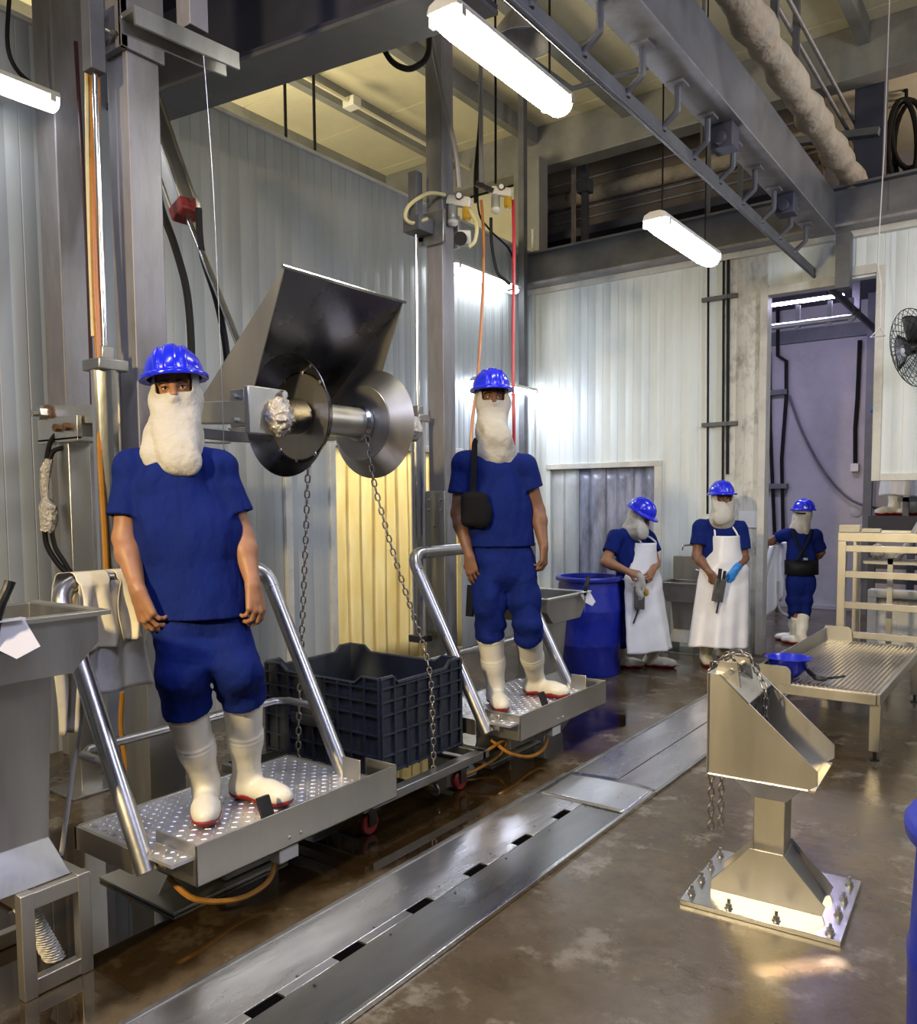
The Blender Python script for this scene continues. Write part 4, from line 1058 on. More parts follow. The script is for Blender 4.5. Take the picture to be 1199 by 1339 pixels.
obj('hood_plate', MB().prism([(-1.04, YF + .006, .897), (-1.0, YF + .006, .893), (-.895, YF + .006, .798), (-.895, YF + .006, .792), (-1.0, YF + .006, .887), (-1.04, YF + .006, .890)], (0, YK - YF - .006, 0)), 'steel', t)
obj('inner_plate', MB().prism([(-.897, YF + .006, .795), (-.893, YF + .006, .795), (-.965, YF + .006, .514), (-.969, YF + .006, .514)], (0, YK - YF - .006, 0)), 'steel_dark', t)  # dark reflection inside the chute put into the plate's colour
sm = MB().tube([(x, YF - .001, z) for x, z in prof[:2]], .004, 5).tube([(x, YF - .001, z) for x, z in (prof[5], prof[0])], .004, 5).tube([(-1.0, YF - .001, .897), (-.895, YF - .001, .800)], .004, 5)
obj('weld_seam', sm, 'steel_bright', t)
lugs = []
for yy in (3.07, 3.25):
    lugs.append(obj('lug', MB().prism([(-1.035, yy, .892), (-1.02, yy, .935), (-.955, yy, .935), (-.94, yy, .838)], (0, .012, 0)), 'steel', t, bevel=.001))
obj('pin', MB().cyl((-.975, 3.06, .90), (-.975, 3.28, .90), .010, n=12), 'steel_bright', t)
for bx, by in ((-1.10, 3.02), (-1.10, 3.15), (-1.10, 3.28), (-1.10, 3.42), (-.95, 2.985), (-.78, 2.985), (-.60, 2.99), (-.595, 3.14), (-.595, 3.27), (-.595, 3.42)):
    b = obj('anchor_bolt', MB().cyl((bx, by, .02), (bx, by, .055), .006, n=8), 'zinc', t)
    obj('nut', MB().cyl((bx, by, .024), (bx, by, .038), .013, n=6).cyl((bx, by, .02), (bx, by, .024), .016, n=16), 'zinc', b)
t.rotation_euler = (0, 0, R(3.0))
chain([(-.955, 3.11, .905), (-.98, 3.09, .95), (-1.02, 3.09, .925), (-1.068, 3.13, .89), (-1.072, 3.155, .70), (-1.070, 3.16, .21)], 'short chain draped over the near corner of the chute stand, hanging behind it', .95, 'chains on the chute stand')
chain([(-.885, 3.22, .62), (-.885, 3.22, .80), (-.915, 3.235, .86), (-.95, 3.22, .935), (-1.03, 3.25, .93), (-1.076, 3.29, .88), (-1.080, 3.31, .70), (-1.080, 3.31, .20)], 'longer chain laid over the chute stand, one end hanging inside the chute', .95, 'chains on the chute stand')

# ------------------------------------------------------------------ low platform with corrugated top
t = thing('low_platform', 'low stainless step platform with corrugated top at right', 'platform', (-1.1, 6.1, 0))
XA, XB, YA, YB, ZP = -1.44, -.80, 5.20, 7.0, .42
pr = []
n = 24
for k in range(n):
    x = XA + (XB - XA) * k / n; s = (XB - XA) / n
    pr += [(x, 0), (x + s * .35, 0), (x + s * .5, .011), (x + s * .85, .011)]
pr.append((XB, 0))
obj('corrugated_top', MB().prism([(x, YA, ZP - .01 + z) for x, z in pr] + [(XB, YA, ZP - .02), (XA, YA, ZP - .02)], (0, YB - YA, 0)), 'steel_bright', t)
fr = MB()
for y in (YA, YB): fr.boxr(XA, XB, y - .02, y + .02, ZP - .075, ZP - .012)
for x in (XA, XB): fr.boxr(x - .02, x + .02, YA, YB, ZP - .075, ZP - .012)
obj('frame', fr, 'steel', t, bevel=.003)
for x in (XA + .01, XB - .01):
    for y in (YA + .05, YB - .05):
        l = obj('leg', MB().boxr(x - .03, x + .03, y - .03, y + .03, .06, ZP - .07), 'steel', t, bevel=.003)
        obj('foot', MB().cyl((x, y, .0), (x, y, .06), .012, n=10).cyl((x, y, 0), (x, y, .012), .028, n=16), 'steel_dark', l)
obj('kick_plate', MB().boxr(XA - .022, XA - .012, YA - .02, YB, ZP - .02, ZP + .092), 'steel_dull', t, bevel=.002)
def round_plate(x0, y, w_, h_):
    pts = [(x0, y, ZP - .012), (x0 + w_, y, ZP - .012)]
    for k in range(7): a = math.pi / 2 * k / 6; pts.append((x0 + w_ - .04 + .04 * math.cos(a), y, ZP + h_ - .04 + .04 * math.sin(a)))
    pts.append((x0, y, ZP + h_)); return MB().prism(pts, (0, .008, 0))
obj('end_plate', round_plate(XA - .022, YA - .028, .19, .10), 'steel', t)
obj('end_plate', round_plate(XA - .022, YB - .02, .20, .11), 'steel', t)
pb = P(1018, 886, z=ZP + .005)
bx, by = -1.335, 5.37
t = obj('bowl', MB().lathe([(r_ * .86, z_) for r_, z_ in ((0, 0), (.075, 0), (.12, .05), (.145, .105), (.165, .118), (.167, .122), (.15, .122), (.138, .108), (.112, .055), (.07, .008), (0, .008))], (bx, by, ZP + .002), VZ, 40), 'blue_bowl')
tag(t, 'blue plastic bowl on the near corner of the low corrugated platform', 'bowl')
q = P(1070, 888, z=ZP + .02)
t = thing('hand_tool', 'black-handled hand tool lying on the low corrugated platform', 'tool', q)
obj('body', MB().ell(q + Vector((.01, .0, .005)), .045, .028, .018), 'black', t)
obj('handle', MB().tube([q + Vector((-.02, 0, .012)), q + Vector((-.06, .06, .022)), q + Vector((-.09, .13, .022))], [.014, .018, .016], 10, 4), 'black', t)
obj('spout', MB().tube([q + Vector((.04, .01, .008)), q + Vector((.10, .05, .014)), q + Vector((.13, .09, .018))], .008, 8, 4), 'steel_dark', t)

# rail rack behind it
YR = 7.06
t = thing('rail_rack', 'pale gold stainless rack of horizontal rails standing behind the low platform', 'rack', (-.9, YR, 0))
for x, y in ((-1.36, YR), (-1.36, YR + .62), (.25, YR), (.25, YR + .62)): obj('post', MB().boxr(x - .03, x + .03, y - .03, y + .03, 0, 1.27), 'steel', t, bevel=.003)
obj('top_beam', MB().boxr(-1.39, .28, YR - .035, YR + .035, 1.205, 1.275), 'steel', t, bevel=.003)
obj('top_beam', MB().boxr(-1.39, .28, YR + .585, YR + .655, 1.205, 1.275), 'steel', t, bevel=.003)
for z in (1.15, .945, .70, .465): obj('rail', MB().boxr(-1.33, .28, YR - .045, YR - .015, z - .026, z + .026), 'steel', t, bevel=.003)
for x in (-1.36, .25): obj('end_rail', MB().boxr(x - .02, x + .02, YR, YR + .62, 1.21, 1.26), 'steel', t, bevel=.003)
o = obj('block', MB().boxr(-1.385, -1.235, YR - .03, YR + .05, 1.277, 1.335), 'wood', bevel=.004); tag(o, 'larger pale block on the left end of the rail rack', 'block')
o = obj('block', MB().boxr(-1.22, -1.09, YR - .02, YR + .05, 1.277, 1.308), 'wood', bevel=.004); tag(o, 'flat pale block on the rail rack, right of the larger block', 'block')
q = P(1165, 722, y=7.45)
t = thing('motor', 'small wrapped motor with cream canister under the top of the rail rack', 'motor', q)
obj('wrapped_body', MB().ell(q + Vector((-.10, 0, 0)), .055, .05, .07), 'plastic_wrap', t)
obj('canister', MB().cyl(q + Vector((.0, 0, -.045)), q + Vector((0, 0, .05)), .045, n=20), 'wood', t)
obj('pipe', MB().tube([q + Vector((.05, -.02, -.05)), q + Vector((.12, -.02, .06)), q + Vector((.22, -.02, .26)), q + Vector((.28, -.02, .33))], .030, 10, 4), 'tube', t)
obj('support_bar', MB().boxr(q.x - .2, .25, q.y - .02, q.y + .02, q.z - .10, q.z - .055).boxr(q.x - .02, q.x + .02, q.y - .02, q.y + .02, 0, q.z - .05), 'steel_dull', t)

# ------------------------------------------------------------------ wall fan, pull cord, cables at right
fc = PD(1194, 455, 6.75)
t = thing('wall_fan', 'black wire-caged fan at the right edge in front of the wall panel', 'fan', fc)
nz = (VT * .02 - VR * .96 - VZ * .25).normalized()
ax = nz.cross(VZ).normalized(); ay = nz.cross(ax)
RF = .325
cg = MB()
for side in (1, -1):
    for k in range(60):
        a = 2 * math.pi * k / 28
        pts = []
        for j in range(6):
            u = j / 5; r = .05 + (RF - .05) * u; pts.append(fc + (ax * math.cos(a + .25 * u) + ay * math.sin(a + .25 * u)) * r + nz * side * (.085 * (1 - u ** 2.5)))
        cg.tube(pts, .0032, 4, 0, False)
for r, z in ((RF, 0), (RF * .72, .045), (RF * .72, -.045), (RF * .45, .07), (RF * .45, -.07)):
    cg.tube([fc + (ax * math.cos(a) + ay * math.sin(a)) * r + nz * z for a in [2 * math.pi * k / 40 for k in range(41)]], .004 if r == RF else .0028, 5, 0, False)
obj('cage', cg, 'black', t)
bd = MB()
for k in range(3):
    def bl_(u, v, k=k):
        a = 2 * math.pi * k / 3 + (v - .5) * 1.5 * (1 - .2 * u); r = .05 + .22 * u
        return fc + (ax * math.cos(a) + ay * math.sin(a)) * r + nz * (.05 * (v - .5))
    bd.grid(bl_, 8, 8)
obj('blade', bd, 'black', t, solid=.003, ang=70)
obj('hub', MB().cyl(fc - nz * .16, fc + nz * .05, .055, n=20), 'black', t)
obj('badge', MB().cyl(fc + nz * .085, fc + nz * .092, .022, n=24), 'paper', t)
arm_end = Vector((fc.x + .15, 8.245, fc.z - .05))
obj('wall_arm', MB().tube([fc - nz * .15, fc - nz * .25, arm_end], .018, 8), 'black', t)
t = thing('pull_switch', 'white pull cord with triangular handle hanging beside the tall doorway', 'cord', PD(1158, 100, 6.9))
obj('cord', MB().tube([(PD(1158, 200, 6.9).x, PD(1158, 200, 6.9).y, 5.9), PD(1156, 200, 6.9), PD(1150, 300, 6.9), PD(1148, 345, 6.9), PD(1152, 372, 6.9), PD(1151, 428, 6.9)], .005, 6), 'paper', t)
obj('handle', MB().tube([PD(1151, 428, 6.9), PD(1138, 441, 6.9), PD(1157, 439, 6.9), PD(1151, 428, 6.9)], .007, 6), 'paper', t)
t = thing('cable_coil', 'coil of thick black cable hanging at the upper right edge', 'cable', PD(1175, 200, 8.9))
for k, (cx, cy, rx, ry) in enumerate(((1180, 190, 19, 60), (1188, 175, 22, 45), (1172, 235, 16, 22), (1195, 195, 26, 62))):
    obj('loop', MB().tube([PD(cx + rx * math.cos(a), cy + ry * math.sin(a), 8.9 + .06 * k) for a in [2 * math.pi * j / 24 for j in range(25)]], .028, 7, 0, False), 'rubber', t)
obj('strap', MB().tube([PD(1185, 130, 8.9), PD(1185, 60, 8.9), (PD(1185, 60, 8.9).x, PD(1185, 60, 8.9).y, 5.99)], .02, 6), 'rubber', t)

# ------------------------------------------------------------------ conduits on the walls
t = thing('conduit_run', 'three dark conduits with cross brackets running down the white back wall', 'conduit', (-2.9, 8.2, 2))
for px, yb, r in ((926, 672, .012), (946, 640, .012), (952, 620, .016)):
    a, b = P(px, 352, y=8.215), P(px - 1, yb, y=8.215)
    obj('conduit', MB().cyl((a.x, 8.215, 3.95), (b.x, 8.215, b.z), r, n=8), 'rubber', t)
for py in (393, 556):
    a, b = P(918, py, y=8.22), P(964, py, y=8.22); obj('bracket', MB().boxr(a.x, b.x, 8.20, 8.245, a.z - .02, a.z + .02), 'beam', t)
t = thing('conduit_run', 'two dark conduits with cross brackets on the lavender back room wall', 'conduit', (-3, 12.1, 2))
for pts in ([(1006, 460), (1007, 560), (1012, 680), (1016, 790)], [(1017, 400), (1017, 465), (1028, 472), (1028, 520), (1022, 600), (1024, 700), (1028, 740)]):
    obj('conduit', MB().tube([P(a, b, y=12.13) for a, b in pts], .025, 8), 'rubber', t)
for py in (515, 636):
    a, b = P(1000, py, y=12.15), P(1030, py, y=12.15); obj('bracket', MB().boxr(a.x, b.x, 12.08, 12.195, a.z - .035, a.z + .035), 'beam', t)
t = thing('socket_drop', 'dark cable dropping to a small wall socket in the back room', 'socket', P(1118, 612, y=12.15))
obj('cable', MB().tube([P(1124, 445, y=12.15), P(1121, 520, y=12.15), P(1118, 560, y=12.15), P(1118, 608, y=12.15)], .025, 8), 'rubber', t)
q = P(1118, 611, y=12.15); obj('socket_box', MB().boxr(q.x - .05, q.x + .05, 12.10, 12.2, q.z - .06, q.z + .05), 'white_plastic', t, bevel=.005)
o = obj('cable', MB().tube([P(1032, 517, y=12.1), P(1050, 566, y=12.1), P(1080, 620, y=12.1), P(1115, 655, y=12.1), P(1165, 668, y=12.0)], .017, 8, 5), 'beam'); tag(o, 'grey cable sagging across the lavender back room wall', 'cable')
q = P(1119, 668, y=12.18); o = obj('wall_plate', MB().lathe([(.0, 0), (.08, 0), (.08, .02), (.06, .03), (0, .03)], (q.x, 12.2, q.z), (0, -1, 0), 20), 'lav_wall'); tag(o, 'small round cover plate low on the back room wall', 'cover plate')
q = P(1136, 600, y=11.9); o = obj('steel_column', MB().boxr(q.x - .05, q.x + .05, 11.85, 11.95, 0, 5.5), 'beam'); tag(o, 'thin dark post inside the back room, left of the worker on the raised step', 'column')
# notice on the scuffed panel
a, b = P(966, 668, y=8.24), P(992, 690, y=8.24)
o = obj('notice_sheet', MB().boxr(a.x, b.x, 8.238, 8.242, b.z, a.z), 'paper'); tag(o, 'faded blank notice sheet on the scuffed wall panel by the tall doorway', 'notice')

# raised step in the back room
zs = P(1158, 674, y=10.2).z
sx = P(1137, 680, y=10.0).x
t = thing('raised_step', 'dark raised step with ladder rungs inside the back room', 'platform', (-1.5, 10.2, 0))
obj('deck', MB().boxr(sx, sx + 1.3, 9.9, 10.6, zs - .16, zs), 'beam_dark', t, bevel=.004)
for x in (sx + .04, sx + .42, sx + 1.2): obj('post', MB().boxr(x - .035, x + .035, 9.92, 9.99, 0, zs - .16), 'beam_dark', t)
for py in (722, 741, 760):
    z = P(1150, py, y=9.95).z; obj('rung', MB().boxr(sx + .04, sx + 1.2, 9.935, 9.975, z - .022, z + .022), 'beam_dark', t)
q = P(1185, 650, y=9.95); obj('rail_post', MB().boxr(q.x - .03, q.x + .03, 9.92, 9.98, zs, q.z).boxr(q.x - .08, q.x + .5, 9.92, 9.98, q.z - .05, q.z), 'beam', t)

# strip curtains
t = thing('strip_curtain', 'yellow plastic strip curtain glowing in the left wall doorway', 'curtain', (-5.03, 5.9, 0))
rr = random.Random(11)
y = 5.03; k = 0
while y < 6.9:
    wv = .20
    def st(u, v, y=y, k=k): return Vector((-5.035 + .016 * (k % 2) + .010 * math.sin(u * math.pi) + .006 * math.sin(v * 6 + k), y + wv * u, .02 + 2.03 * v))
    obj('strip', MB().grid(st, 4, 10), 'strip_yellow', t, solid=.003, ang=80); y += .165; k += 1
t = thing('strip_curtain', 'dirty blue-grey plastic strip curtain in the low doorway of the back wall', 'curtain', (-4.05, 8.30, 0))
x = -4.72; k = 0
while x < -3.42:
    wv = .2
    def st(u, v, x=x, k=k): return Vector((x + wv * u, 8.29 - .016 * (k % 2) - .010 * math.sin(u * math.pi), .02 + 1.88 * v))
    obj('strip', MB().grid(st, 4, 10), 'strip_clear' if x < -4.45 else 'strip_grey', t, solid=.003, ang=80); x += .165; k += 1

# ------------------------------------------------------------------ air preparation units and hoses by the second column
def frl(lab, px, py, D, s=1.0, rod=None):
    c = PD(px, py, D); t = thing('air_filter_unit', lab, 'air filter', c, 'air preparation units')
    u = (VR * .85 + VT * .25 - VZ * .22).normalized(); v = VZ; w_ = u.cross(v).normalized(); v = w_.cross(u) * -1 if w_.cross(u).z < 0 else w_.cross(u)
    f = 1 / 1065 * D * s
    obj('body', MB().obox(c, u, w_, v, 30 * f, 9 * f, 9 * f).obox(c - u * 9 * f + VZ * 4 * f, u, w_, v, 8 * f, 8 * f, 6 * f).obox(c + u * 10 * f + VZ * 4 * f, u, w_, v, 8 * f, 8 * f, 7 * f), 'white_plastic', t, bevel=.006)
    a = c - u * 8 * f; b = c + u * 10 * f
    obj('filter_bowl', MB().lathe([(0, 0), (5 * f, 0), (6 * f, -3 * f), (6 * f, -18 * f), (4 * f, -22 * f), (0, -23 * f)], a - VZ * 4 * f, VZ, 20), 'bowl_clear', t)
    obj('bowl_cap', MB().lathe([(0, -18 * f), (6.4 * f, -18 * f), (6.4 * f, -22 * f), (3 * f, -25 * f), (0, -25 * f)], a - VZ * 4 * f, VZ, 20), 'white_plastic', t)
    obj('oil_bowl', MB().lathe([(0, 0), (4.5 * f, 0), (5.5 * f, -3 * f), (5.5 * f, -13 * f), (3 * f, -16 * f), (0, -16 * f)], b - VZ * 4 * f, VZ, 20), 'bowl_amber', t)
    g = obj('gauge', MB().cyl(c + VT * 5 * f + VZ * 5 * f, c + VT * 9 * f + VZ * 5 * f, 4 * f, n=20), 'black', t)
    obj('dial', MB().cyl(c + VT * 9 * f + VZ * 5 * f, c + VT * 9.4 * f + VZ * 5 * f, 3.3 * f, n=20), 'paper', g)
    return t, c, f
ft, fc1, ff = frl('air filter unit with amber bowl clamped to the second column', 600, 265, 5.55, 1.1)
obj('valve_block', MB().obox(PD(607, 312, 5.5), VR, VT, VZ, .09, .06, .10), 'white_plastic', ft, bevel=.012)
obj('valve_knob', MB().cyl(PD(602, 312, 5.45), PD(602, 312, 5.40), .045, n=20), 'black', ft)
obj('hose_loop', MB().tube([PD(582, 255, 5.5), PD(560, 253, 5.45), PD(536, 268, 5.45), PD(530, 284, 5.45), PD(540, 292, 5.45), PD(560, 286, 5.45)], .013, 8, 6), 'yellow_hose', ft)
obj('hose_loop', MB().tube([PD(614, 275, 5.5), PD(623, 295, 5.45), PD(621, 315, 5.45), PD(613, 323, 5.45)], .013, 8, 6), 'yellow_hose', ft)
obj('mount_arm', MB().cyl(fc1, (c2x + .06, c2y, fc1.z), .02), 'steel_dull', ft)
ft, fc2, ff = frl('air filter unit hanging free right of the second column', 655, 252, 5.6, .95)
obj('supply_pipe', MB().tube([PD(622, 240, 5.6), PD(645, 250, 5.6)], .020, 8), 'steel_dark', ft)
obj('supply_rod', MB().tube([(PD(630, 240, 5.6).x, PD(630, 240, 5.6).y, 5.99), PD(629, 215, 5.6), PD(630, 240, 5.6)], [.012, .016, .022], 8), 'galv', ft)
for pts, m, r, lab, D in (([(671, 262), (672, 330), (671, 430), (671, 505), (672, 560), (672, 640)], 'red', .012, 'red air hose hanging behind the second worker\'s hard hat', 5.62),
                          ([(629, 262), (632, 300), (632, 360), (629, 430), (624, 500), (617, 560), (615, 640)], 'orange', .011, 'orange-brown hose hanging just right of the second column', 5.65),
                          ([(642, 285), (643, 320), (650, 355), (660, 366), (667, 372)], 'rubber', .011, 'black hose under the free-hanging air filter unit', 5.55),
                          ([(628, 60), (628, 150), (622, 225), (622, 265)], 'rubber', .014, 'black cable dropping from the roof to the free-hanging air filter unit', 5.7),
                          ([(648, 120), (648, 240)], 'rubber', .009, 'thin dark cable dropping behind the free-hanging air filter unit', 5.9)):
    mb = MB().tube([PD(a, b, D) for a, b in pts], r, 8, 5)
    if pts[0][1] < 130:
        q = PD(*pts[0], D); mb.cyl(q, (q.x, q.y, 5.99), r, n=8)
    tag(obj('air_hose', mb, m), lab, 'hose', 'hoses by the second column')
o = obj('conduit', MB().cyl(P(697, 300, y=8.215), (P(697, 300, y=8.215).x, 8.215, 1.96), .02), 'white_plastic'); tag(o, 'thin white conduit just right of the slim dark corner post', 'conduit')
o = obj('cable', MB().tube([PD(488, -30, 4.7), PD(492, 30, 4.7), PD(508, 75, 4.7), PD(532, 90, 4.7), PD(552, 82, 4.7), PD(560, 68, 4.7), PD(561, 45, 4.75)], .017, 8, 6), 'rubber'); tag(o, 'thick black cable looping under the top left beam', 'cable')
o = obj('conduit', MB().tube([PD(564, 30, 5.35), PD(568, 70, 5.35), PD(585, 150, 5.35), PD(596, 200, 5.35), PD(600, 245, 5.4)], .018, 8, 5), 'galv'); tag(o, 'grey flexible conduit curving down the front of the second column', 'conduit')
for k, (px, py0, py1, lab) in enumerate(((374, 92, 190, 'thin black drop rod under the cream roof, leftmost of two'), (412, 75, 212, 'thin black drop rod under the cream roof, right of the other'))):
    p = P(px, py1, x=-5.6); o = obj('drop_rod', MB().cyl((p.x, p.y, p.z - .1), (p.x, p.y, 5.99), .014, n=6), 'rubber'); tag(o, lab, 'rod')
t = thing('conduit_run', 'thin cream conduit with junction box running under the roof beyond the left wall', 'conduit', P(460, 135, z=5.6))
a = P(460, 135, z=5.75); obj('conduit', MB().cyl((a.x, 4.5, 5.75), (a.x, 8.7, 5.75), .02), 'ceil', t); obj('junction_box', MB().boxr(a.x - .08, a.x + .08, a.y - .06, a.y + .06, 5.70, 5.8), 'white_plastic', t, bevel=.006)
o = obj('wall_sheet', MB().boxr(-8.2, -5.4, 8.96, 9.0, 3.4, 5.5), 'ceil'); tag(o, 'cream sheet hanging under the box beam beyond the left wall', 'sheet')

# ------------------------------------------------------------------ apron hung on the nearest handrail
t = thing('hung_apron', 'cream cloth apron with clear vinyl skirt hung over the nearest handrail', 'apron', (-3.05, 1.8, 1.2))
zt = 1.24
def drape(y0, y1, zlow, side, ph, bulge=.0, xt=-3.09, spread=0.0):
    def f(u, v):
        y = y0 + (y1 - y0) * u + spread * (u - .5) * max(0, v - .12)
        a = min(1, v / .12)
        ang = math.pi * .5 * a
        x = xt + side * .043 * math.sin(ang); z = zt + .043 * math.cos(ang)
        if v > .12:
            q = (v - .12) / .88
            z = zt - (zt - zlow) * q
            x += side * (.012 + .02 * math.sin(u * 9 + ph) * min(1, q * 2) + bulge * q)
            y += .012 * math.sin(q * 5 + u * 4 + ph)
        return Vector((x, y, z))
    return MB().grid(f, 24, 30)
obj('bib', drape(1.66, 1.80, .98, 1, .5, .02), 'cloth', t, solid=.003, ang=80)
obj('tie', drape(1.83, 1.90, 1.00, 1, 2.5, .03, spread=.06), 'cloth', t, solid=.003, ang=80)
obj('back_fold', drape(1.56 + .13, 2.02, .95, -1, 1.2, .02), 'cloth', t, solid=.003, ang=80)
obj('skirt', drape(1.68, 1.93, .80, .9, 4.0, .035, xt=-3.10, spread=.05), 'vinyl', t, solid=.003, ang=80)
obj('corner_flap', drape(1.62, 1.76, .62, -1, 3.1, .05, xt=-3.10, spread=-.04), 'vinyl', t, solid=.003, ang=80)
obj('strap', MB().tube([P(108, 900, x=-3.0), P(106, 950, x=-2.95), P(95, 1010, x=-2.93), P(88, 1060, x=-2.93), P(80, 1118, x=-2.95)], .009, 8, 6), 'vinyl', t)

# ------------------------------------------------------------------ people: implicit surfaces meshed with surface nets
def A3(v): return np.array(v, dtype=np.float32)

class Field:
    def __init__(s, lo, hi, h):
        s.lo, s.h = A3(lo), h
        s.n = [int((hi[i] - lo[i]) / h) + 2 for i in range(3)]
        s.F = np.full(s.n, 1.0, np.float32)
    def sl(s, lo, hi, pad):
        r = []
        for i in range(3):
            a = max(0, int((lo[i] - pad - s.lo[i]) / s.h)); b = min(s.n[i], int((hi[i] + pad - s.lo[i]) / s.h) + 2)
            if b <= a: return None
            r.append(slice(a, b))
        return tuple(r)
    def pts(s, q):
        g = [s.lo[i] + s.h * np.arange(q[i].start, q[i].stop, dtype=np.float32) for i in range(3)]
        return np.meshgrid(*g, indexing='ij')
    def put(s, fn, lo, hi, k=.015, mode='add'):
        q = s.sl(lo, hi, k + 3 * s.h)
        if q is None: return s
        d = fn(*s.pts(q)); F = s.F[q]
        if mode == 'add':
            h = np.clip(.5 + .5 * (F - d) / k, 0, 1); s.F[q] = F + (d - F) * h - k * h * (1 - h)
        elif mode == 'sub':
            h = np.clip(.5 - .5 * (F + d) / k, 0, 1); s.F[q] = F + (-d - F) * h + k * h * (1 - h)
        return s
    def cone(s, a, b, ra, rb, k=.015, flat=None, ff=1.0, mode='add'):
        a, b = A3(a), A3(b); r = max(ra, rb)
        lo, hi = np.minimum(a, b) - r, np.maximum(a, b) + r
        ba = b - a; L2 = float(ba @ ba) + 1e-9
        def fn(X, Y, Z):
            x, y, z = X - a[0], Y - a[1], Z - a[2]
            t = np.clip((x * ba[0] + y * ba[1] + z * ba[2]) / L2, 0, 1)
            x, y, z = x - t * ba[0], y - t * ba[1], z - t * ba[2]
            q = x * x + y * y + z * z
            if flat is not None:
                m = x * flat[0] + y * flat[1] + z * flat[2]; q = q + (ff * ff - 1) * m * m
            return np.sqrt(q) - (ra + (rb - ra) * t)
        return s.put(fn, lo, hi, k, mode)
    def ell(s, c, ax, rad, k=.015, mode='add'):
        c = A3(c); ax = [A3(v) for v in ax]; r = max(rad)
        def fn(X, Y, Z):
            x, y, z = X - c[0], Y - c[1], Z - c[2]
            q = 0; g = 0
            for v, rr in zip(ax, rad):
                m = x * v[0] + y * v[1] + z * v[2]; q = q + (m / rr) ** 2; g = g + (m / rr ** 2) ** 2
            q = np.sqrt(q); return q * (q - 1) / np.sqrt(g + 1e-9)
        return s.put(fn, c - r, c + r, k, mode)
    def box(s, c, ax, half, k=.008, mode='add', rnd=.01):
        c = A3(c); ax = [A3(v) for v in ax]; r = float(np.linalg.norm(half)) + rnd
        def fn(X, Y, Z):
            x, y, z = X - c[0], Y - c[1], Z - c[2]
            ds = [np.abs(x * v[0] + y * v[1] + z * v[2]) - hh for v, hh in zip(ax, half)]
            return np.sqrt(sum(np.maximum(d, 0) ** 2 for d in ds)) + np.minimum(np.maximum(np.maximum(ds[0], ds[1]), ds[2]), 0) - rnd
        return s.put(fn, c - r, c + r, k, mode)
    def cut(s, c, n):
        """Remove everything on the side the normal points to."""
        X, Y, Z = s.pts(tuple(slice(0, q) for q in s.n))
        s.F = np.maximum(s.F, (X - c[0]) * n[0] + (Y - c[1]) * n[1] + (Z - c[2]) * n[2]); return s
    def fold(s, amp, fr, seed=0.0, sharp=1.0):
        m = np.abs(s.F) < .05
        ix = np.nonzero(m)
        p = np.stack([s.lo[i] + s.h * ix[i] for i in range(3)], 1).astype(np.float32)
        s.F[m] += amp * wrinkle(p, fr, seed, sharp).astype(np.float32); return s
    def mesh(s):
        F = s.F; S = F < 0
        c = np.zeros([q - 1 for q in s.n], np.uint8)
        cs = [(i, j, k) for i in (0, 1) for j in (0, 1) for k in (0, 1)]
        N = [q - 1 for q in s.n]
        for i, j, k in cs: c += S[i:i + N[0], j:j + N[1], k:k + N[2]]
        ix = np.array(np.nonzero((c > 0) & (c < 8))).T
        idx = np.full(N, -1, np.int32); idx[ix[:, 0], ix[:, 1], ix[:, 2]] = np.arange(len(ix))
        val = np.stack([F[ix[:, 0] + i, ix[:, 1] + j, ix[:, 2] + k] for i, j, k in cs], 1)
        acc = np.zeros((len(ix), 3)); w = np.zeros((len(ix), 1)); co = np.array(cs, float)
        for a in range(8):
            for b in range(a + 1, 8):
                if np.abs(co[a] - co[b]).sum() != 1: continue
                va, vb = val[:, a], val[:, b]; m = (va < 0) != (vb < 0)
                t = np.where(m, va / np.where(m, va - vb, 1), 0)
                acc += np.where(m[:, None], co[a] + (co[b] - co[a]) * t[:, None], 0); w += m[:, None]
        V = (ix + acc / w) * s.h + s.lo
        fs = []
        for ax in range(3):
            o = [0, 0, 0]; o[ax] = 1
            A = S[:-1 if ax == 0 else None, :-1 if ax == 1 else None, :-1 if ax == 2 else None]
            B = S[o[0]:, o[1]:, o[2]:]
            e = np.array(np.nonzero(A != B)).T; sg = A[e[:, 0], e[:, 1], e[:, 2]]
            u, v = [(1, 2), (2, 0), (0, 1)][ax]
            ok = (e[:, u] > 0) & (e[:, v] > 0) & (e[:, u] < N[u]) & (e[:, v] < N[v]) & (e[:, ax] < N[ax]); e = e[ok]; sg = sg[ok]
            def cell(du, dv):
                q = e.copy(); q[:, u] -= du; q[:, v] -= dv; return idx[q[:, 0], q[:, 1], q[:, 2]]
            quad = np.stack([cell(1, 1), cell(0, 1), cell(0, 0), cell(1, 0)], 1)
            quad[~sg] = quad[~sg][:, ::-1]; fs.append(quad)
        return V, np.concatenate(fs)

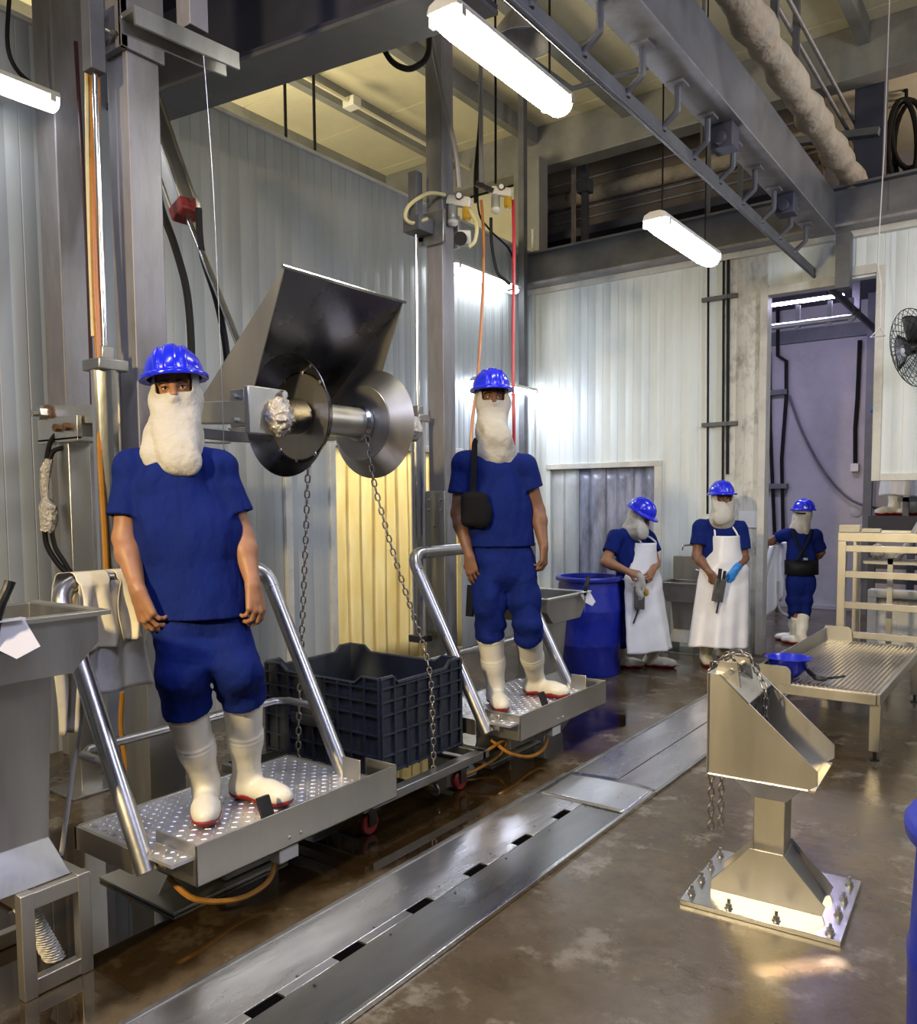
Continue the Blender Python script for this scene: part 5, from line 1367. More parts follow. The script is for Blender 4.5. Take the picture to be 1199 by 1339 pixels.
def vnoise(p, seed):
    i = np.floor(p); f = p - i; u = f * f * (3 - 2 * f); r = 0
    for a in (0, 1):
        for b in (0, 1):
            for c in (0, 1):
                q = i + np.array((a, b, c)); hsh = np.sin(q @ np.array((127.1, 311.7, 74.7)) + seed * 13.7) * 43758.5453
                hsh = hsh - np.floor(hsh)
                r = r + hsh * (u[:, 0] if a else 1 - u[:, 0]) * (u[:, 1] if b else 1 - u[:, 1]) * (u[:, 2] if c else 1 - u[:, 2])
    return r * 2 - 1
def wrinkle(p, fr, seed, sharp):
    p = p.astype(np.float64)
    w1 = vnoise(p * 5.0, seed + 1)[:, None] * .05; w2 = vnoise(p * 7.0, seed + 2)[:, None] * .04
    q = (p + w1 * np.array((1, -.6, .8)) + w2 * np.array((-.5, 1, .7))) * np.array(fr)
    a = vnoise(q, seed); b = vnoise(q * 2.1 + 5, seed + 3)
    rid = 1 - 2 * np.abs(a)
    return (rid * .6 * sharp + a * .6 + b * .35)

def sdf_obj(name, f, m, parent, ang=75, label=None):
    V, Q = f.mesh()
    return obj(name, (V, Q.tolist()), m, parent, ang=ang, label=label, recalc=False)

def frame(fwd, up):
    """side, forward, up of a head or body that looks along fwd."""
    f = Vector(fwd).normalized(); u = Vector(up); u = (u - f * u.dot(f)).normalized(); return u.cross(f), f, u

def bounds(pts, pad):
    a = np.array([tuple(p) for p in pts]); return a.min(0) - pad, a.max(0) + pad

# --- hand: palm, four unequal bent fingers and a thumb from the side of the palm
def hand(F, w, d, n, side, s=1.0, curl=(.35, .5, .55, .6), spread=.06, thumb=.5, grow=0.0, k=.004):
    """w wrist, d towards the fingers, n out of the back of the hand, side = +1/-1: where the thumb lies along n x d."""
    w, d = Vector(w), Vector(d).normalized(); n = Vector(n); n = (n - d * n.dot(d)).normalized(); a = n.cross(d) * side
    g = grow
    kn = []
    for i, (ox, ol) in enumerate(((.031, .088), (.011, .094), (-.010, .090), (-.029, .080))):
        p = w + d * ol * s + a * ox * s + n * (.004 - .004 * abs(i - 1)) * s; kn.append(p)
        F.cone(w + a * ox * .55 * s, p, .0165 * s + g, .0125 * s + g, .012)
    F.cone(w - d * .02, w + d * .05 * s, .025 * s + g, .020 * s + g, .015, flat=n, ff=1.25)
    for i, (L, r) in enumerate(((.074, .0092), (.082, .0095), (.077, .0090), (.060, .0080))):
        p = kn[i]; ang = 0.0; dirn = (d + a * spread * (1.5 - i)).normalized()
        for j, fr in enumerate((.45, .30, .25)):
            ang += curl[i] * (1.0, 1.25, .8)[j]
            q = p + (dirn * math.cos(ang) - n * math.sin(ang)) * L * fr * s
            F.cone(p, q, (r - .0006 * j) * s + g, (r - .0006 * (j + 1)) * s + g, k); p = q
    b = w + d * .022 * s + a * .022 * s - n * .006 * s
    m = b + (d * .62 + a * .62 - n * .35).normalized() * .045 * s
    e = m + (d * (.95) + a * (.25 - .5 * thumb) - n * (.2 + .5 * thumb)).normalized() * .033 * s
    t = e + (d * .95 + a * (-.1 - .5 * thumb) - n * (.2 + .6 * thumb)).normalized() * .026 * s
    F.cone(b, m, .0165 * s + g, .0125 * s + g, .012); F.cone(m, e, .0118 * s + g, .0105 * s + g, .006); F.cone(e, t, .0105 * s + g, .0085 * s + g, k)

def limb(F, a, b, c, ra, rb, rc, k=.03, bulge=None):
    F.cone(a, b, ra, rb, k)
    m = Vector(b).lerp(Vector(c), .28); F.cone(b, m, rb, bulge or rb * 1.04, k); F.cone(m, c, bulge or rb * 1.04, rc, k)

def build_person(label, J, Fw, head_dir, h=.005, sc=1.0, skin='skin', face=True, glove=None, apron=None, face_h=None, head_up=(0, 0, 1),
                 hand_a=None, hand_b=None, hood_bib=.12, seed=1.0, hood_mask=True, sleeve_r=(.072, .076), torso_r=(.185, .205), roll_end=True):
    Fw = Vector(Fw).normalized(); S = VZ.cross(Fw)
    hd = J['head']; hs, hf, hu = frame(head_dir, head_up)
    root = thing('person', label, 'person', (J['gA'] + J['gB']) / 2)
    U = lambda v: v * sc
    # ---- body: head, neck, torso core, arms, hands and legs in one surface
    pts = [J[q] for q in ('head', 'shA', 'shB', 'elA', 'elB', 'wrA', 'wrB', 'hipA', 'hipB', 'gA', 'gB')]
    lo, hi = bounds(pts, .24)
    B = Field(lo, hi, h)
    mid = (J['shA'] + J['shB']) / 2; pel = (J['hipA'] + J['hipB']) / 2
    B.cone(mid - VZ * U(.05), pel, U(.12), U(.12), .05, flat=Fw, ff=1.6)
    B.cone(mid - VZ * .03, hd - hu * U(.06), U(.058), U(.055), .03)
    for q in 'AB':
        B.cone(mid, J['sh' + q], U(.055), U(.055), .03)
        limb(B, J['sh' + q], J['el' + q], J['wr' + q], U(.056), U(.043), U(.026), .02, U(.046))
        B.cone(J['hip' + q], J['kn' + q], U(.072), U(.046), .03); B.cone(J['kn' + q], J['top' + q], U(.043), U(.038), .02); B.cone(J['top' + q], J['g' + q] + VZ * .12, U(.038), U(.03), .02)
    for q, hp in (('A', hand_a), ('B', hand_b)):
        if hp and glove != q: hand(B, J['wr' + q], hp['d'], hp['n'], hp['side'], sc * 1.02 * hp.get('s', 1.0), hp.get('curl', (.35, .5, .55, .6)), thumb=hp.get('thumb', .5))
    E = lambda x, y, z: hd + hs * U(x) + hf * U(y) + hu * U(z)
    B.ell(E(0, -.012, .015), (hs, hf, hu), (U(.076), U(.095), U(.110)), .02)
    B.ell(E(0, .02, -.06), (hs, hf, hu), (U(.060), U(.068), U(.066)), .03)
    if face:
        B.cone(E(0, .084, .012), E(0, .104, -.028), U(.010), U(.014), .014)          # nose
        for sx in (-1, 1):
            B.cone(E(sx * .016, .082, .021), E(sx * .052, .066, .022), U(.0095), U(.009), .012)   # brow ridge
            B.ell(E(sx * .032, .086, .001), (hs, hf, hu), (U(.017), U(.012), U(.011)), .008, 'sub')
            B.ell(E(sx * .032, .072, .0), (hs, hf, hu), (U(.0165), U(.014), U(.0135)), .003)      # lids
            B.ell(E(sx * .032, .090, -.0005), (hs, hf, hu), (U(.0125), U(.012), U(.0052)), .002, 'sub')
            B.ell(E(sx * .073, -.01, -.005), (hs, hf, hu), (U(.006), U(.018), U(.028)), .01)      # ears, under the hood
        B.cone(E(-.022, .078, -.062), E(.022, .078, -.062), U(.008), U(.008), .008)              # lips
    sdf_obj('body', B, skin, root)
    if face:
        for sx in (-1, 1):
            e = obj('eye', MB().ell(E(sx * .032, .0715, 0), U(.0122), U(.0122), U(.0122), 16, 12, (hs, hf, hu)), 'eye', root)
            obj('iris', MB().ell(E(sx * .032 + .001, .0815, -.0005), U(.0056), U(.0028), U(.0056), 14, 8, (hs, hf, hu)), 'iris', e)
            obj('eyebrow', MB().tube([E(sx * .014, .0945, .019), E(sx * .030, .0925, .0245), E(sx * .048, .0815, .022), E(sx * .056, .074, .017)], [U(.0035), U(.0052), U(.0045), U(.002)], 8, 3), 'hair', root)
            obj('eyelash', MB().tube([E(sx * .0195, .0855, .0025), E(sx * .032, .0875, .0062), E(sx * .045, .0825, .0025)], U(.0016), 6, 3), 'hair', root)
    # ---- scrub shirt
    hem = J['hem']; shl, hil = bounds([J['shA'], J['shB'], J['elA'], J['elB'], hem], .26)
    T = Field(shl, hil, max(h, .006))
    nb = mid + VZ * U(.045)
    T.cone(mid - VZ * U(.10), mid.lerp(hem, .55), U(torso_r[0]), U(.5 * (torso_r[0] + torso_r[1]) * .98), .06, flat=Fw, ff=1.52)
    T.cone(mid.lerp(hem, .5), hem - VZ * .04, U(.5 * (torso_r[0] + torso_r[1]) * .98), U(torso_r[1]), .05, flat=Fw, ff=1.45)
    T.cone(J['shA'], J['shB'], U(.066), U(.066), .03); T.cone(nb - VZ * .02, nb, U(.085), U(.070), .03, flat=Fw, ff=1.2)
    T.fold(.0190 * sc, (7, 7, 3.4), seed, 1.25); T.fold(.0035 * sc, (22, 22, 10), seed + 7, .8)
    for q in 'AB':
        a, b = J['sh' + q], J['el' + q]; e = a.lerp(b, J.get('sl' + q, .70)); dv = (b - a).normalized()
        Sv = Field(shl, hil, T.h)
        Sv.cone(nb, a, U(.066), U(.066), .03); Sv.cone(a, e + dv * .06, U(sleeve_r[0]), U(sleeve_r[1]) * 1.10, .035)
        Sv.fold(.0120 * sc, (8, 8, 5), seed + 3, 1.2); Sv.fold(.0035 * sc, (22, 22, 10), seed + 7, .8)
        Sv.cut(e, dv)
        Sv.cone(e - dv * .012, e + dv * .03, U(sleeve_r[1]) * .74, U(sleeve_r[1]) * .80, .006, mode='sub')
        h_ = np.clip(.5 + .5 * (T.F - Sv.F) / .03, 0, 1); T.F = T.F + (Sv.F - T.F) * h_ - .03 * h_ * (1 - h_)
    T.cut(hem, (0, 0, -1))
    T.cone(hem - VZ * .20, hem + VZ * .012, U(torso_r[1]) * .86, U(torso_r[1]) * .80, .006, flat=Fw, ff=1.5, mode='sub')
    sdf_obj('shirt', T, 'scrub', root)
    # ---- trousers tucked into the boots
    lo, hi = bounds([J[q] for q in ('hipA', 'hipB', 'topA', 'topB', 'knA', 'knB')], .22)
    Q = Field(lo, hi, max(h, .006))
    Q.cone(pel + VZ * U(.07), pel - VZ * U(.02), U(.150), U(.165), .05, flat=Fw, ff=1.42)
    rt, rk, rb_ = J.get('trR', (.108, .094, .072))
    for q in 'AB':
        Q.cone(J['hip' + q] - VZ * U(.02), J['kn' + q], U(rt), U(rk), .06)
        Q.cone(J['kn' + q], J['top' + q] + VZ * .02, U(rk), U(rb_ * 1.06), .03)
        Q.cone(J['top' + q] + VZ * .045, J['top' + q] - VZ * .03, U(rb_ * 1.20), U(rb_ * 1.20), .025)
    Q.fold(.0170 * sc, (5, 5, 8), seed + 20, 1.3)
    for q in 'AB':
        ax = (J['top' + q] - J['g' + q] - VZ * U(.11)).normalized(); c = J['top' + q] - ax * .012
        def lower(X, Y, Z, c=c, ax=ax):
            t = (X - c[0]) * ax[0] + (Y - c[1]) * ax[1] + (Z - c[2]) * ax[2]
            rr = np.sqrt(np.maximum((X - c[0]) ** 2 + (Y - c[1]) ** 2 + (Z - c[2]) ** 2 - t * t, 0))
            return np.maximum(np.maximum(t, -t - .12), rr - .13)
        Q.put(lower, np.array(c) - .15, np.array(c) + .15, .002, 'sub')
    Q.fold(.003 * sc, (20, 20, 26), seed + 27, .7)
    sdf_obj('trousers', Q, 'scrub', root)
    # ---- boots
    for q in 'AB':
        g, td, top = J['g' + q], Vector(J['toe' + q]), J['top' + q]; td.z = 0; td.normalize(); sd = VZ.cross(td)
        lo, hi = bounds([g, g + td * .25, top], .13)
        K = Field(lo, hi, max(min(h, .006), .0045)); ank = g + VZ * U(.11)
        K.cone(ank, ank.lerp(top, .45), U(.054), U(.068), .03)
        K.cone(ank.lerp(top, .45), top, U(.068), U(.080), .03)
        K.cone(g + VZ * U(.052) - td * U(.035), ank, U(.046), U(.050), .03)
        K.cone(g + VZ * U(.050) - td * U(.03), g + VZ * U(.048) + td * U(.11), U(.049), U(.050), .03)
        K.ell(g + VZ * U(.042) + td * U(.150), (sd, td, VZ), (U(.054), U(.085), U(.048)), .03)
        for u in (.93, .55, .5):
            c = ank.lerp(top, u); ax = (top - ank).normalized()
            def ring(X, Y, Z, c=c, ax=ax, R0=U(.079 if u > .9 else .0715)):
                t = (X - c[0]) * ax[0] + (Y - c[1]) * ax[1] + (Z - c[2]) * ax[2]
                rr = np.sqrt(np.maximum((X - c[0]) ** 2 + (Y - c[1]) ** 2 + (Z - c[2]) ** 2 - t * t, 0))
                return np.sqrt((rr - R0) ** 2 + t * t) - .004
            K.put(ring, np.array(c) - .09, np.array(c) + .09, .006)
        K.cut(top, (top - ank).normalized())
        full = K.F.copy()
        X, Y, Z = K.pts(tuple(slice(0, z_) for z_ in K.n))
        along = (X - g[0]) * td[0] + (Y - g[1]) * td[1]
        wl = g[2] + U(.026) + U(.004) * np.sin(along * 60)
        K.F = np.maximum(full, wl - Z); bt = sdf_obj('boot', K, 'boot', root)
        K.F = np.maximum(np.maximum(full - .004, Z - wl - .001), g[2] + .001 - Z); sdf_obj('boot_sole', K, 'sole', bt)
    # ---- hood: balaclava over head and neck with a bib on the chest
    bibp = J['bib']; lo, hi = bounds([hd, mid, bibp], .21)
    D = Field(lo, hi, max(h * .8, .0042))
    D.ell(E(0, -.012, .012), (hs, hf, hu), (U(.097), U(.110), U(.122)), .02)
    D.ell(E(0, .012, -.050), (hs, hf, hu), (U(.094), U(.090), U(.085)), .03)
    if face: D.cone(E(0, .088, -.018), E(0, .102, -.04), U(.012), U(.020), .03)
    D.cone(E(0, .008, -.055), mid + VZ * U(.060) + Fw * U(.012), U(.091), U(.110), .03)
    fro = mid + Fw * U(.03) + VZ * U(.03)
    D.cone(E(0, .036, -.050), bibp + VZ * U(.058), U(.088), U(.058), .05, flat=Fw, ff=2.2)
    D.cone(fro + VZ * U(.03), bibp + VZ * U(.065), U(.130), U(.062), .06, flat=Fw, ff=2.7)
    D.fold(.0100 * sc, (10, 10, 6.5), seed + 40, 1.4)
    D.fold(.0016 * sc, (30, 30, 16), seed + 44, .6)
    if face:
        D.box(E(0, .115, .028), (hs, hf, hu), (U(.054), U(.080), U(.036)), .006, 'sub', U(.012))
    sdf_obj('hood', D, 'hood', root)
    # ---- hard hat
    lo, hi = bounds([hd + hu * U(.08)], .20)
    Hh = Field(lo, hi, max(h * .7, .0036))
    hc = E(0, -.014, .066)
    Hh.ell(hc, (hs, hf, hu), (U(.112), U(.132), U(.110)), .01)
    for sx, ww in ((0, .020), (-.052, .009), (.052, .009)):
        def ridge(X, Y, Z, sx=sx, ww=ww):
            x, y, z = X - hc[0], Y - hc[1], Z - hc[2]
            a = x * hs[0] + y * hs[1] + z * hs[2]; b = x * hf[0] + y * hf[1] + z * hf[2]; c = x * hu[0] + y * hu[1] + z * hu[2]
            q = np.sqrt((a / U(.117)) ** 2 + (b / U(.137)) ** 2 + (c / U(.116)) ** 2)
            return np.maximum((q - 1) * U(.11), np.abs(a - U(sx)) - U(ww))
        Hh.put(ridge, np.array(hc) - .14, np.array(hc) + .14, .006)
    Hh.cut(hc - hu * U(.012), tuple(-hu))
    def brim(X, Y, Z):
        x, y, z = X - hc[0], Y - hc[1], Z - hc[2]
        a = x * hs[0] + y * hs[1] + z * hs[2]; b = x * hf[0] + y * hf[1] + z * hf[2]; c = x * hu[0] + y * hu[1] + z * hu[2]
        bb = b - U(.014); rr = np.sqrt((a / U(.128)) ** 2 + (bb / U(.163)) ** 2)
        return np.maximum((rr - 1) * U(.13), np.abs(c + U(.012) + U(.03) * np.maximum(rr - .8, 0)) - U(.006)) - .002
    Hh.put(brim, np.array(hc) - .19, np.array(hc) + .19, .010)
    Hh.ell(hc - hu * U(.02), (hs, hf, hu), (U(.103), U(.123), U(.108)), .004, 'sub')
    sdf_obj('hard_hat', Hh, 'helmet', root, ang=50)
    # ---- glove
    if glove:
        hp = hand_b if glove == 'B' else hand_a; wv = J['wr' + glove]
        lo, hi = bounds([wv, wv + Vector(hp['d']).normalized() * .2], .11)
        Gf = Field(lo, hi, .0045); hand(Gf, wv, hp['d'], hp['n'], hp['side'], sc * 1.05, hp.get('curl', (.35, .5, .55, .6)), thumb=hp.get('thumb', .5), grow=.001)
        el = J['el' + glove]; Gf.cone(wv, wv.lerp(el, .22), U(.032), U(.038), .01)
        sdf_obj('glove', Gf, 'glove', root)
    return root, dict(S=S, Fw=Fw, mid=mid, pel=pel, root=root)

def apron_on(root, J, Fw, top, waist, bottom, hw, dp, seed=0.0, lean=0.0):
    """Bib apron hung in front: top, waist, bottom are points on the body's axis."""
    Fw = Vector(Fw).normalized(); S = VZ.cross(Fw)
    def f(u, v):
        x = u * 2 - 1
        if v < .28:
            q = v / .28; c = top.lerp(waist, q); w_ = hw[0] + (hw[1] - hw[0]) * q ** 2.2; d = dp[0] + (dp[1] - dp[0]) * q
        else:
            q = (v - .28) / .72; c = waist.lerp(bottom, q); w_ = hw[1] + (hw[2] - hw[1]) * q ** .8; d = dp[1] + (dp[2] - dp[1]) * q
        q2 = max(0, (v - .3) / .7)
        wav = .020 * q2 * math.sin(5.5 * x + seed) + .012 * q2 * math.sin(11 * x + 2 * seed) + .006 * math.sin(30 * v + 4 * x + seed) * (1 if .2 < v < .45 else .3)
        return c + S * x * w_ + Fw * (d * (1 - .62 * abs(x) ** 2.2) + wav) + VZ * (.012 * math.sin(3 * x + seed) * q2)
    obj('apron', MB().grid(f, 36, 60), 'apron', root, solid=.003, ang=80)
    tp = [f(.12, 0), f(.88, 0)]
    for i, sx in enumerate((-1, 1)):
        n = J['neckside'](sx)
        obj('apron_strap', MB().tube([tp[i], tp[i].lerp(n, .5) + Fw * .03, n], .009, 6, 4), 'apron', root)
    b = MB()
    for sx in (-1, 1):
        e = f(.5 + .5 * sx, .30); b.tube([e, e - Fw * .08 + S * sx * .01, e - Fw * .17 - S * sx * .05], .006, 6, 4)
    obj('apron_tie', b, 'apron', root)

# ---- nearest worker, on the first platform
ZD = .316
D1 = 3.17
j = lambda a, b, dd=0.0: PD(a, b, D1 + dd)
J = dict(head=j(230, 511), shA=j(174, 612, -.03), shB=j(286, 613, .03), elA=j(163, 704, -.06), elB=j(317, 702, .05), wrA=j(181, 774, -.16), wrB=j(331, 766, -.02),
         hem=j(257, 806, 0), hipA=j(232, 806, -.02), hipB=j(291, 804, .05), knA=j(240, 882, -.09), knB=j(309, 872, -.01),
         topA=j(243, 925, -.04), topB=j(317, 911, .08), gA=P(270, 1057, z=ZD), gB=P(324, 1044, z=ZD), toeA=VR * .28 + VT * .95, toeB=VR * .88 + VT * .48,
         bib=j(239, 620, -.112), slA=.70, slB=.68, trR=(.112, .101, .079))
build_person('person in blue scrubs, white hood and white boots standing on the nearest platform', J, VT * .97 + VR * .22, VT * .95 + VR * .22 + VZ * .02, h=.0042,
             hand_a=dict(d=VR * .30 - VZ * .93 + VT * .05, n=VT * .80 - VR * .50, side=-1, curl=(.48, .52, .55, .6), thumb=.5, s=1.12),
             hand_b=dict(d=VR * .16 - VZ * .95 + VT * .20, n=VR * .80 + VT * .50, side=1, curl=(.50, .58, .62, .68), thumb=.8, s=1.06), seed=1.3, head_up=VZ - VR * .10, torso_r=(.192, .212))

# ---- second worker, on the farther platform
gA, gB = P(648, 921, z=ZD), P(700, 908, z=ZD)
D2 = 4.83
j = lambda a, b, dd=0.0: PD(a, b, D2 + dd)
J = dict(head=j(643, 521), shA=j(607, 606), shB=j(685, 609, .0), elA=j(599, 671, .0), elB=j(703, 668, .03), wrA=j(614, 728, -.08), wrB=j(711, 716, -.05),
         hem=j(656, 714), hipA=j(640, 728), hipB=j(678, 728), knA=j(639, 790, -.05), knB=j(686, 788, -.02), topA=j(641, 831, .0), topB=j(691, 829, .0),
         gA=gA, gB=gB, toeA=VT * .98 + VR * .15, toeB=VR * .85 + VT * .5, bib=j(651, 583, -.112), slA=.62, slB=.52, trR=(.112, .100, .080))
build_person('person in blue scrubs with black shoulder pouch standing on the farther platform', J, VT * .98 + VR * .12, VT + VR * .10, h=.0055,
             skin='skin_dark', hand_a=dict(d=VR * .15 - VZ * .98 + VT * .1, n=VT * .8 - VR * .5, side=-1, curl=(.28, .32, .36, .4)),
             hand_b=dict(d=-VZ + VT * .15, n=VR * .85 + VT * .4, side=1, curl=(.55, .6, .62, .66), thumb=.8), seed=4.1, torso_r=(.190, .205))
t = thing('shoulder_pouch', 'black pouch on a black shoulder strap worn by the second worker', 'bag', j(625, 668, -.19))
PB = Field(*bounds([j(625, 668, -.17)], .16), .006)
PB.box(j(620, 666, -.145), (VR, VT, VZ), (.042, .012, .065), .02, 'add', .035); PB.ell(j(630, 672, -.15), (VR, VT, VZ), (.060, .04, .085), .03)
sdf_obj('pouch', PB, 'bag', t)
sp = catmull([j(634, 580, .06), j(626, 572, .0), j(621, 580, -.065), j(620, 604, -.125), j(619, 630, -.155), j(618, 655, -.165)], 6)
obj('strap', MB().ring_loft([[p - VR * .017 - VT * .003, p + VR * .017 - VT * .003, p + VR * .017 + VT * .003, p - VR * .017 + VT * .004] for p in sp]), 'bag', t)
obj('tail_strap', MB().bar(j(616, 765, -.02), j(614, 806, -.02), .05, .015), 'rubber', t)

# ---- aproned worker beside the barrel, looking down at the tools in hand
D3 = 7.36
j = lambda a, b, dd=0.0: PD(a, b, D3 + dd)
FW = VT * .80 + VR * .60
J = dict(head=j(837, 676, -.05), shA=j(806, 702, -.10), shB=j(846, 703, .10), elA=j(792, 735, -.16), elB=j(857, 735, .04), wrA=j(823, 748, -.31), wrB=j(853, 747, -.24),
         hem=j(829, 762), hipA=j(822, 768, -.05), hipB=j(838, 768, .06), knA=j(820, 812, -.02), knB=j(850, 812, .05), topA=j(812, 838, .0), topB=j(857, 836, .05),
         gA=P(810, 873, z=.002), gB=P(852, 872, z=.002), toeA=VR + VT * .1, toeB=VR * .95 + VT * .3, bib=j(840, 704, -.16), slA=.62, slB=.62)
J['neckside'] = lambda sx, J=J: (J['shA'] + J['shB']) / 2 + VZ * .05 + (VZ.cross(FW)).normalized() * .07 * sx
rt_, inf = build_person('person in white apron beside the blue barrel, looking down at tools', J, FW, VT * .45 + VR * .68 - VZ * .50, h=.0065, sc=.97,
             hand_a=dict(d=VR * .95 - VZ * .25 + VT * .3, n=VT * .6 + VZ * .5 - VR * .2, side=-1, curl=(.6, .7, .75, .8)),
             hand_b=dict(d=-VR * .45 - VZ * .4 + VT * .7, n=VR * .7 + VT * .2 + VZ * .4, side=1, curl=(.6, .7, .75, .8)), seed=7.7, head_up=(0, 0, 1))
apron_on(rt_, J, FW, j(836, 709), j(832, 752), j(836, 846, -.06), (.13, .24, .30), (.165, .19, .28), 1.0)
c = j(836, 776, -.33)
t = thing('knife_sheath', 'steel knife sheath with cloths and handles at the waist of the worker by the barrel', 'sheath', c)
obj('sheath', MB().obox(c - VZ * .04 + VR * .0, (VR * .95 - VZ * .15).normalized(), VT, VZ, .09, .03, .19), 'holster', t, bevel=.004)
obj('steel', MB().cyl(c - VZ * .12, c - VZ * .26 - VR * .05, .008, n=8), 'steel_dark', t)
obj('cloth', MB().tube([c + VZ * .17 - VR * .02, c + VZ * .12 + VR * .015, c + VZ * .04 - VR * .015, c - VZ * .02 + VR * .01, c - VZ * .06 - VR * .01], [.02, .036, .03, .034, .014], 9, 4).tube([c + VZ * .16 + VR * .02, c + VZ * .07 + VR * .035, c + VZ * .0 + VR * .02], [.015, .025, .018], 8, 4), 'hood', t)
obj('handle', MB().tube([c + VZ * .02 + VR * .03, c + VZ * .12 + VR * .055], .015, 8), 'black', t)
obj('tag', MB().ell(c + VZ * .01 + VR * .06, .022, .015, .035), 'bowl_amber', t)

# ---- aproned worker facing the camera by the doorway
D4 = 7.40
j = lambda a, b, dd=0.0: PD(a, b, D4 + dd)
FW = VT
J = dict(head=j(944, 653), shA=j(916, 690), shB=j(967, 691), elA=j(911, 727, -.02), elB=j(973, 730, .0), wrA=j(929, 750, -.21), wrB=j(962, 744, -.20),
         hem=j(943, 758), hipA=j(930, 765), hipB=j(951, 765), knA=j(926, 812, -.03), knB=j(948, 812, -.03), topA=j(924, 832), topB=j(948, 832),
         gA=P(923, 867, z=.002), gB=P(947, 862, z=.002), toeA=VT - VR * .15, toeB=VT * .9 + VR * .35, bib=j(944, 686, -.13), slA=.62, slB=.70)
J['neckside'] = lambda sx, J=J: (J['shA'] + J['shB']) / 2 + VZ * .05 + VR * .075 * sx
rt_, inf = build_person('person in long white apron with one blue glove, standing left of the doorway', J, FW, VT + VR * .05, h=.0065, sc=.98, skin='skin_dark',
             hand_a=dict(d=VR * .55 - VZ * .75 + VT * .2, n=VT * .8 - VR * .4, side=-1, curl=(.5, .6, .65, .7)),
             hand_b=dict(d=-VR * .55 - VZ * .75 + VT * .25, n=VT * .85 + VR * .35, side=1, curl=(.4, .45, .5, .55)), glove='B', seed=9.2)
apron_on(rt_, J, FW, j(945, 700), j(944, 742), j(934, 842, -.06), (.135, .22, .265), (.155, .18, .26), 2.4)
c = j(940, 772, -.31)
t = thing('knife_sheath', 'steel knife sheath held before the apron by the worker with one blue glove', 'sheath', c)
obj('sheath', MB().obox(c + VZ * .0, (VR * .97 - VZ * .16).normalized(), VT, (VZ + VR * .16).normalized(), .095, .03, .20), 'holster', t, bevel=.004)
obj('steel', MB().cyl(c - VZ * .09, c - VZ * .20 - VR * .02, .009, n=8), 'steel_dark', t)
obj('handle', MB().tube([c + VZ * .08, c + VZ * .19 + VR * .01], .017, 8).tube([c + VZ * .08 + VR * .035, c + VZ * .17 + VR * .05], .014, 8), 'black', t)

# ---- worker seen from behind in the back room
D5 = 8.75
j = lambda a, b, dd=0.0: PD(a, b, D5 + dd)
FW = -VT * .97 - VR * .2
J = dict(head=j(1050, 672), shA=j(1066, 700), shB=j(1028, 699), elA=j(1074, 722, .05), elB=j(1012, 705, .06), wrA=j(1062, 735, .24), wrB=j(1001, 714, .10),
         hem=j(1047, 752), hipA=j(1054, 758), hipB=j(1040, 758), knA=j(1052, 785), knB=j(1038, 785), topA=j(1049, 806), topB=j(1040, 806),
         gA=P(1047, 843, z=.002), gB=P(1039, 839, z=.002), toeA=-VT * .7 - VR * .7, toeB=-VT * .6 - VR * .8, bib=j(1046, 690, .10), slA=.85, slB=.8, trR=(.115, .095, .08))
rt_, inf = build_person('person seen from behind in the back room, wearing a black back belt', J, FW, -VT * .9 - VR * .3, h=.0065, sc=.90, face=False, skin='skin_dark',
             hand_a=dict(d=-VR * .5 - VT * .6, n=VR * .6 + VZ * .5, side=1), hand_b=dict(d=-VR * .8 - VZ * .45, n=VT * .8, side=1, curl=(.7, .8, .8, .8)), seed=12.0, torso_r=(.180, .170))
def belt(z0, z1, r):
    mb = MB(); S = VZ.cross(Vector(FW).normalized()); fw = Vector(FW).normalized(); rg = []
    for py in (z0, z1):
        c = j(1048, py); rg.append([c + S * (r * math.cos(a)) + fw * (r * .72 * math.sin(a)) for a in [2 * math.pi * k / 32 for k in range(32)]])
    return mb.ring_loft(rg, False)
obj('back_belt', belt(732, 751, .182), 'rubber', rt_, solid=.006)
bk = Vector(FW).normalized() * -1
obj('suspender', MB().tube([j(1035, 692, -.07), j(1043, 710, -.125), j(1056, 733, -.135)], .014, 6, 4).tube([j(1062, 693, -.07), j(1055, 710, -.125), j(1042, 733, -.135)], .014, 6, 4), 'rubber', rt_)
obj('buckle', MB().obox(j(1053, 731, -.150), VR, VT, VZ, .05, .012, .025), 'steel_bright', rt_)
obj('hat_strap', MB().tube([j(1037, 668, .0), j(1044, 671, -.085), j(1056, 671, -.085), j(1062, 667, .0)], .010, 6, 5), 'black', rt_)
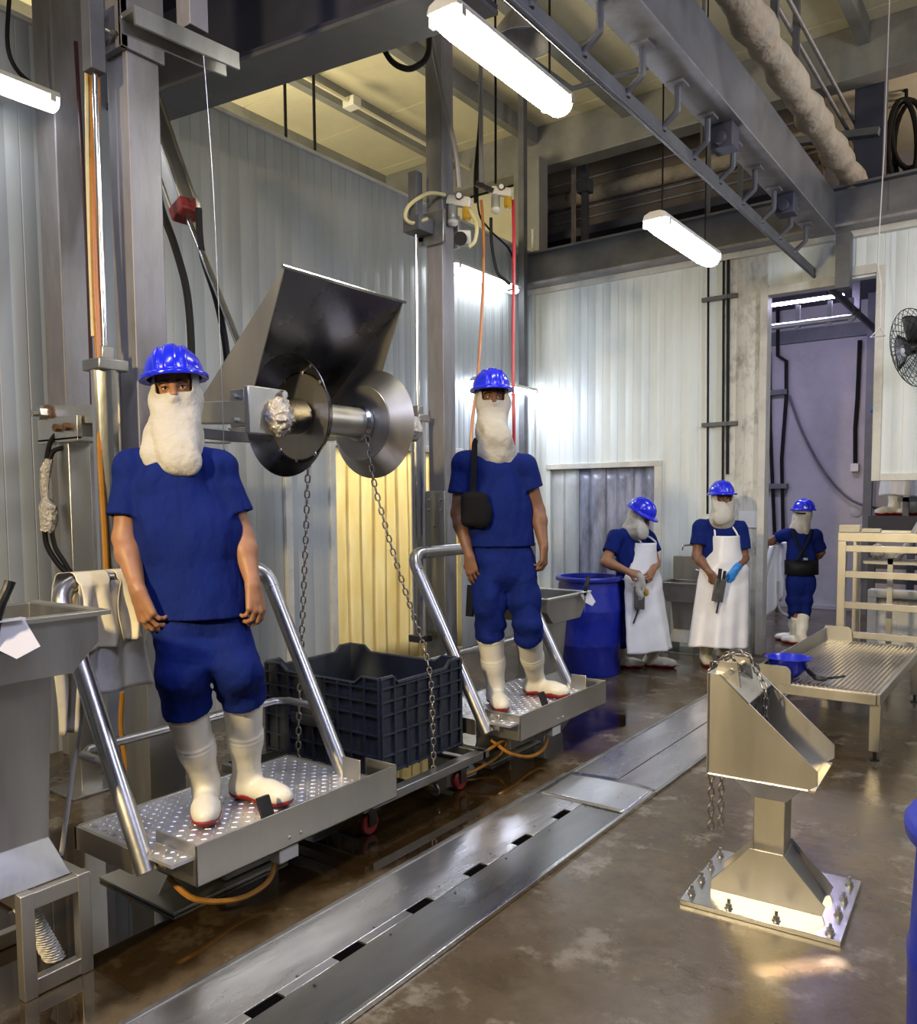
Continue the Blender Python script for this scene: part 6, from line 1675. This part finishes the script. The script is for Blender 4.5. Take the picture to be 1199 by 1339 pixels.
t = thing('hand_apron', 'white apron dangling from the hand of the worker seen from behind', 'apron', j(1010, 815, .05))
def hang(u, v):
    top = j(1006 + 22 * u, 714 - 6 * u, .0 + .1 * u); bot = j(997 + 27 * u ** 1.3, 820 - 40 * u, .02)
    p = top.lerp(bot, v); p = p + VT * (.03 * math.sin(7 * u + 3 * v) + .02 * math.sin(13 * u)) - VR * (.06 * math.sin(math.pi * v) * (1 - u)); return p
obj('sheet', MB().grid(hang, 20, 26), 'apron', t, solid=.003, ang=80)
obj('tie', MB().tube([j(1018, 760, .0), j(1017, 785, .0), j(1022, 800, .0), j(1033, 806, .0)], .013, 6, 5), 'hood', t)

# ---- worker on the raised step, mostly hidden by the wall panel
zs = 1.207
gB = P(1166, 674, y=10.15)
base = gB + VR * .10
up = lambda x, z, f=0.0: base + VR * x + VZ * z + VT * f
FW = -VR * .75 + VT * .66
J = dict(head=up(.12, 1.56), shA=up(.02, 1.34, -.14), shB=up(.22, 1.34, .14), elA=up(-.02, 1.08, -.20), elB=up(.26, 1.06, .18), wrA=up(-.13, 1.17, -.16), wrB=up(.06, .98, .22),
         hem=up(.14, .84), hipA=up(.12, .86, -.07), hipB=up(.16, .86, .07), knA=up(.10, .52, -.05), knB=up(.16, .52, .05), topA=up(-.04, .36), topB=up(.16, .36, .03),
         gA=up(-.08, 0, .0), gB=up(.14, 0, .03), toeA=-VR + VT * .2, toeB=-VR + VT * .3, bib=up(.05, 1.28, .10))
J['neckside'] = lambda sx, J=J: (J['shA'] + J['shB']) / 2 + VZ * .05 + (VZ.cross(FW)).normalized() * .075 * sx
rt_, inf = build_person('person on the raised step, mostly hidden behind the wall panel', J, FW, -VR * .8 + VT * .6, h=.008, face=False, glove='A',
             hand_a=dict(d=-VR * .8 + VZ * .3, n=VZ * .8, side=1), hand_b=dict(d=-VR * .8 - VZ * .3, n=VT * .8, side=1), seed=15.0)
apron_on(rt_, J, FW, up(.10, 1.22), up(.08, .95), up(.06, .22), (.14, .22, .27), (.16, .18, .20), 3.0)
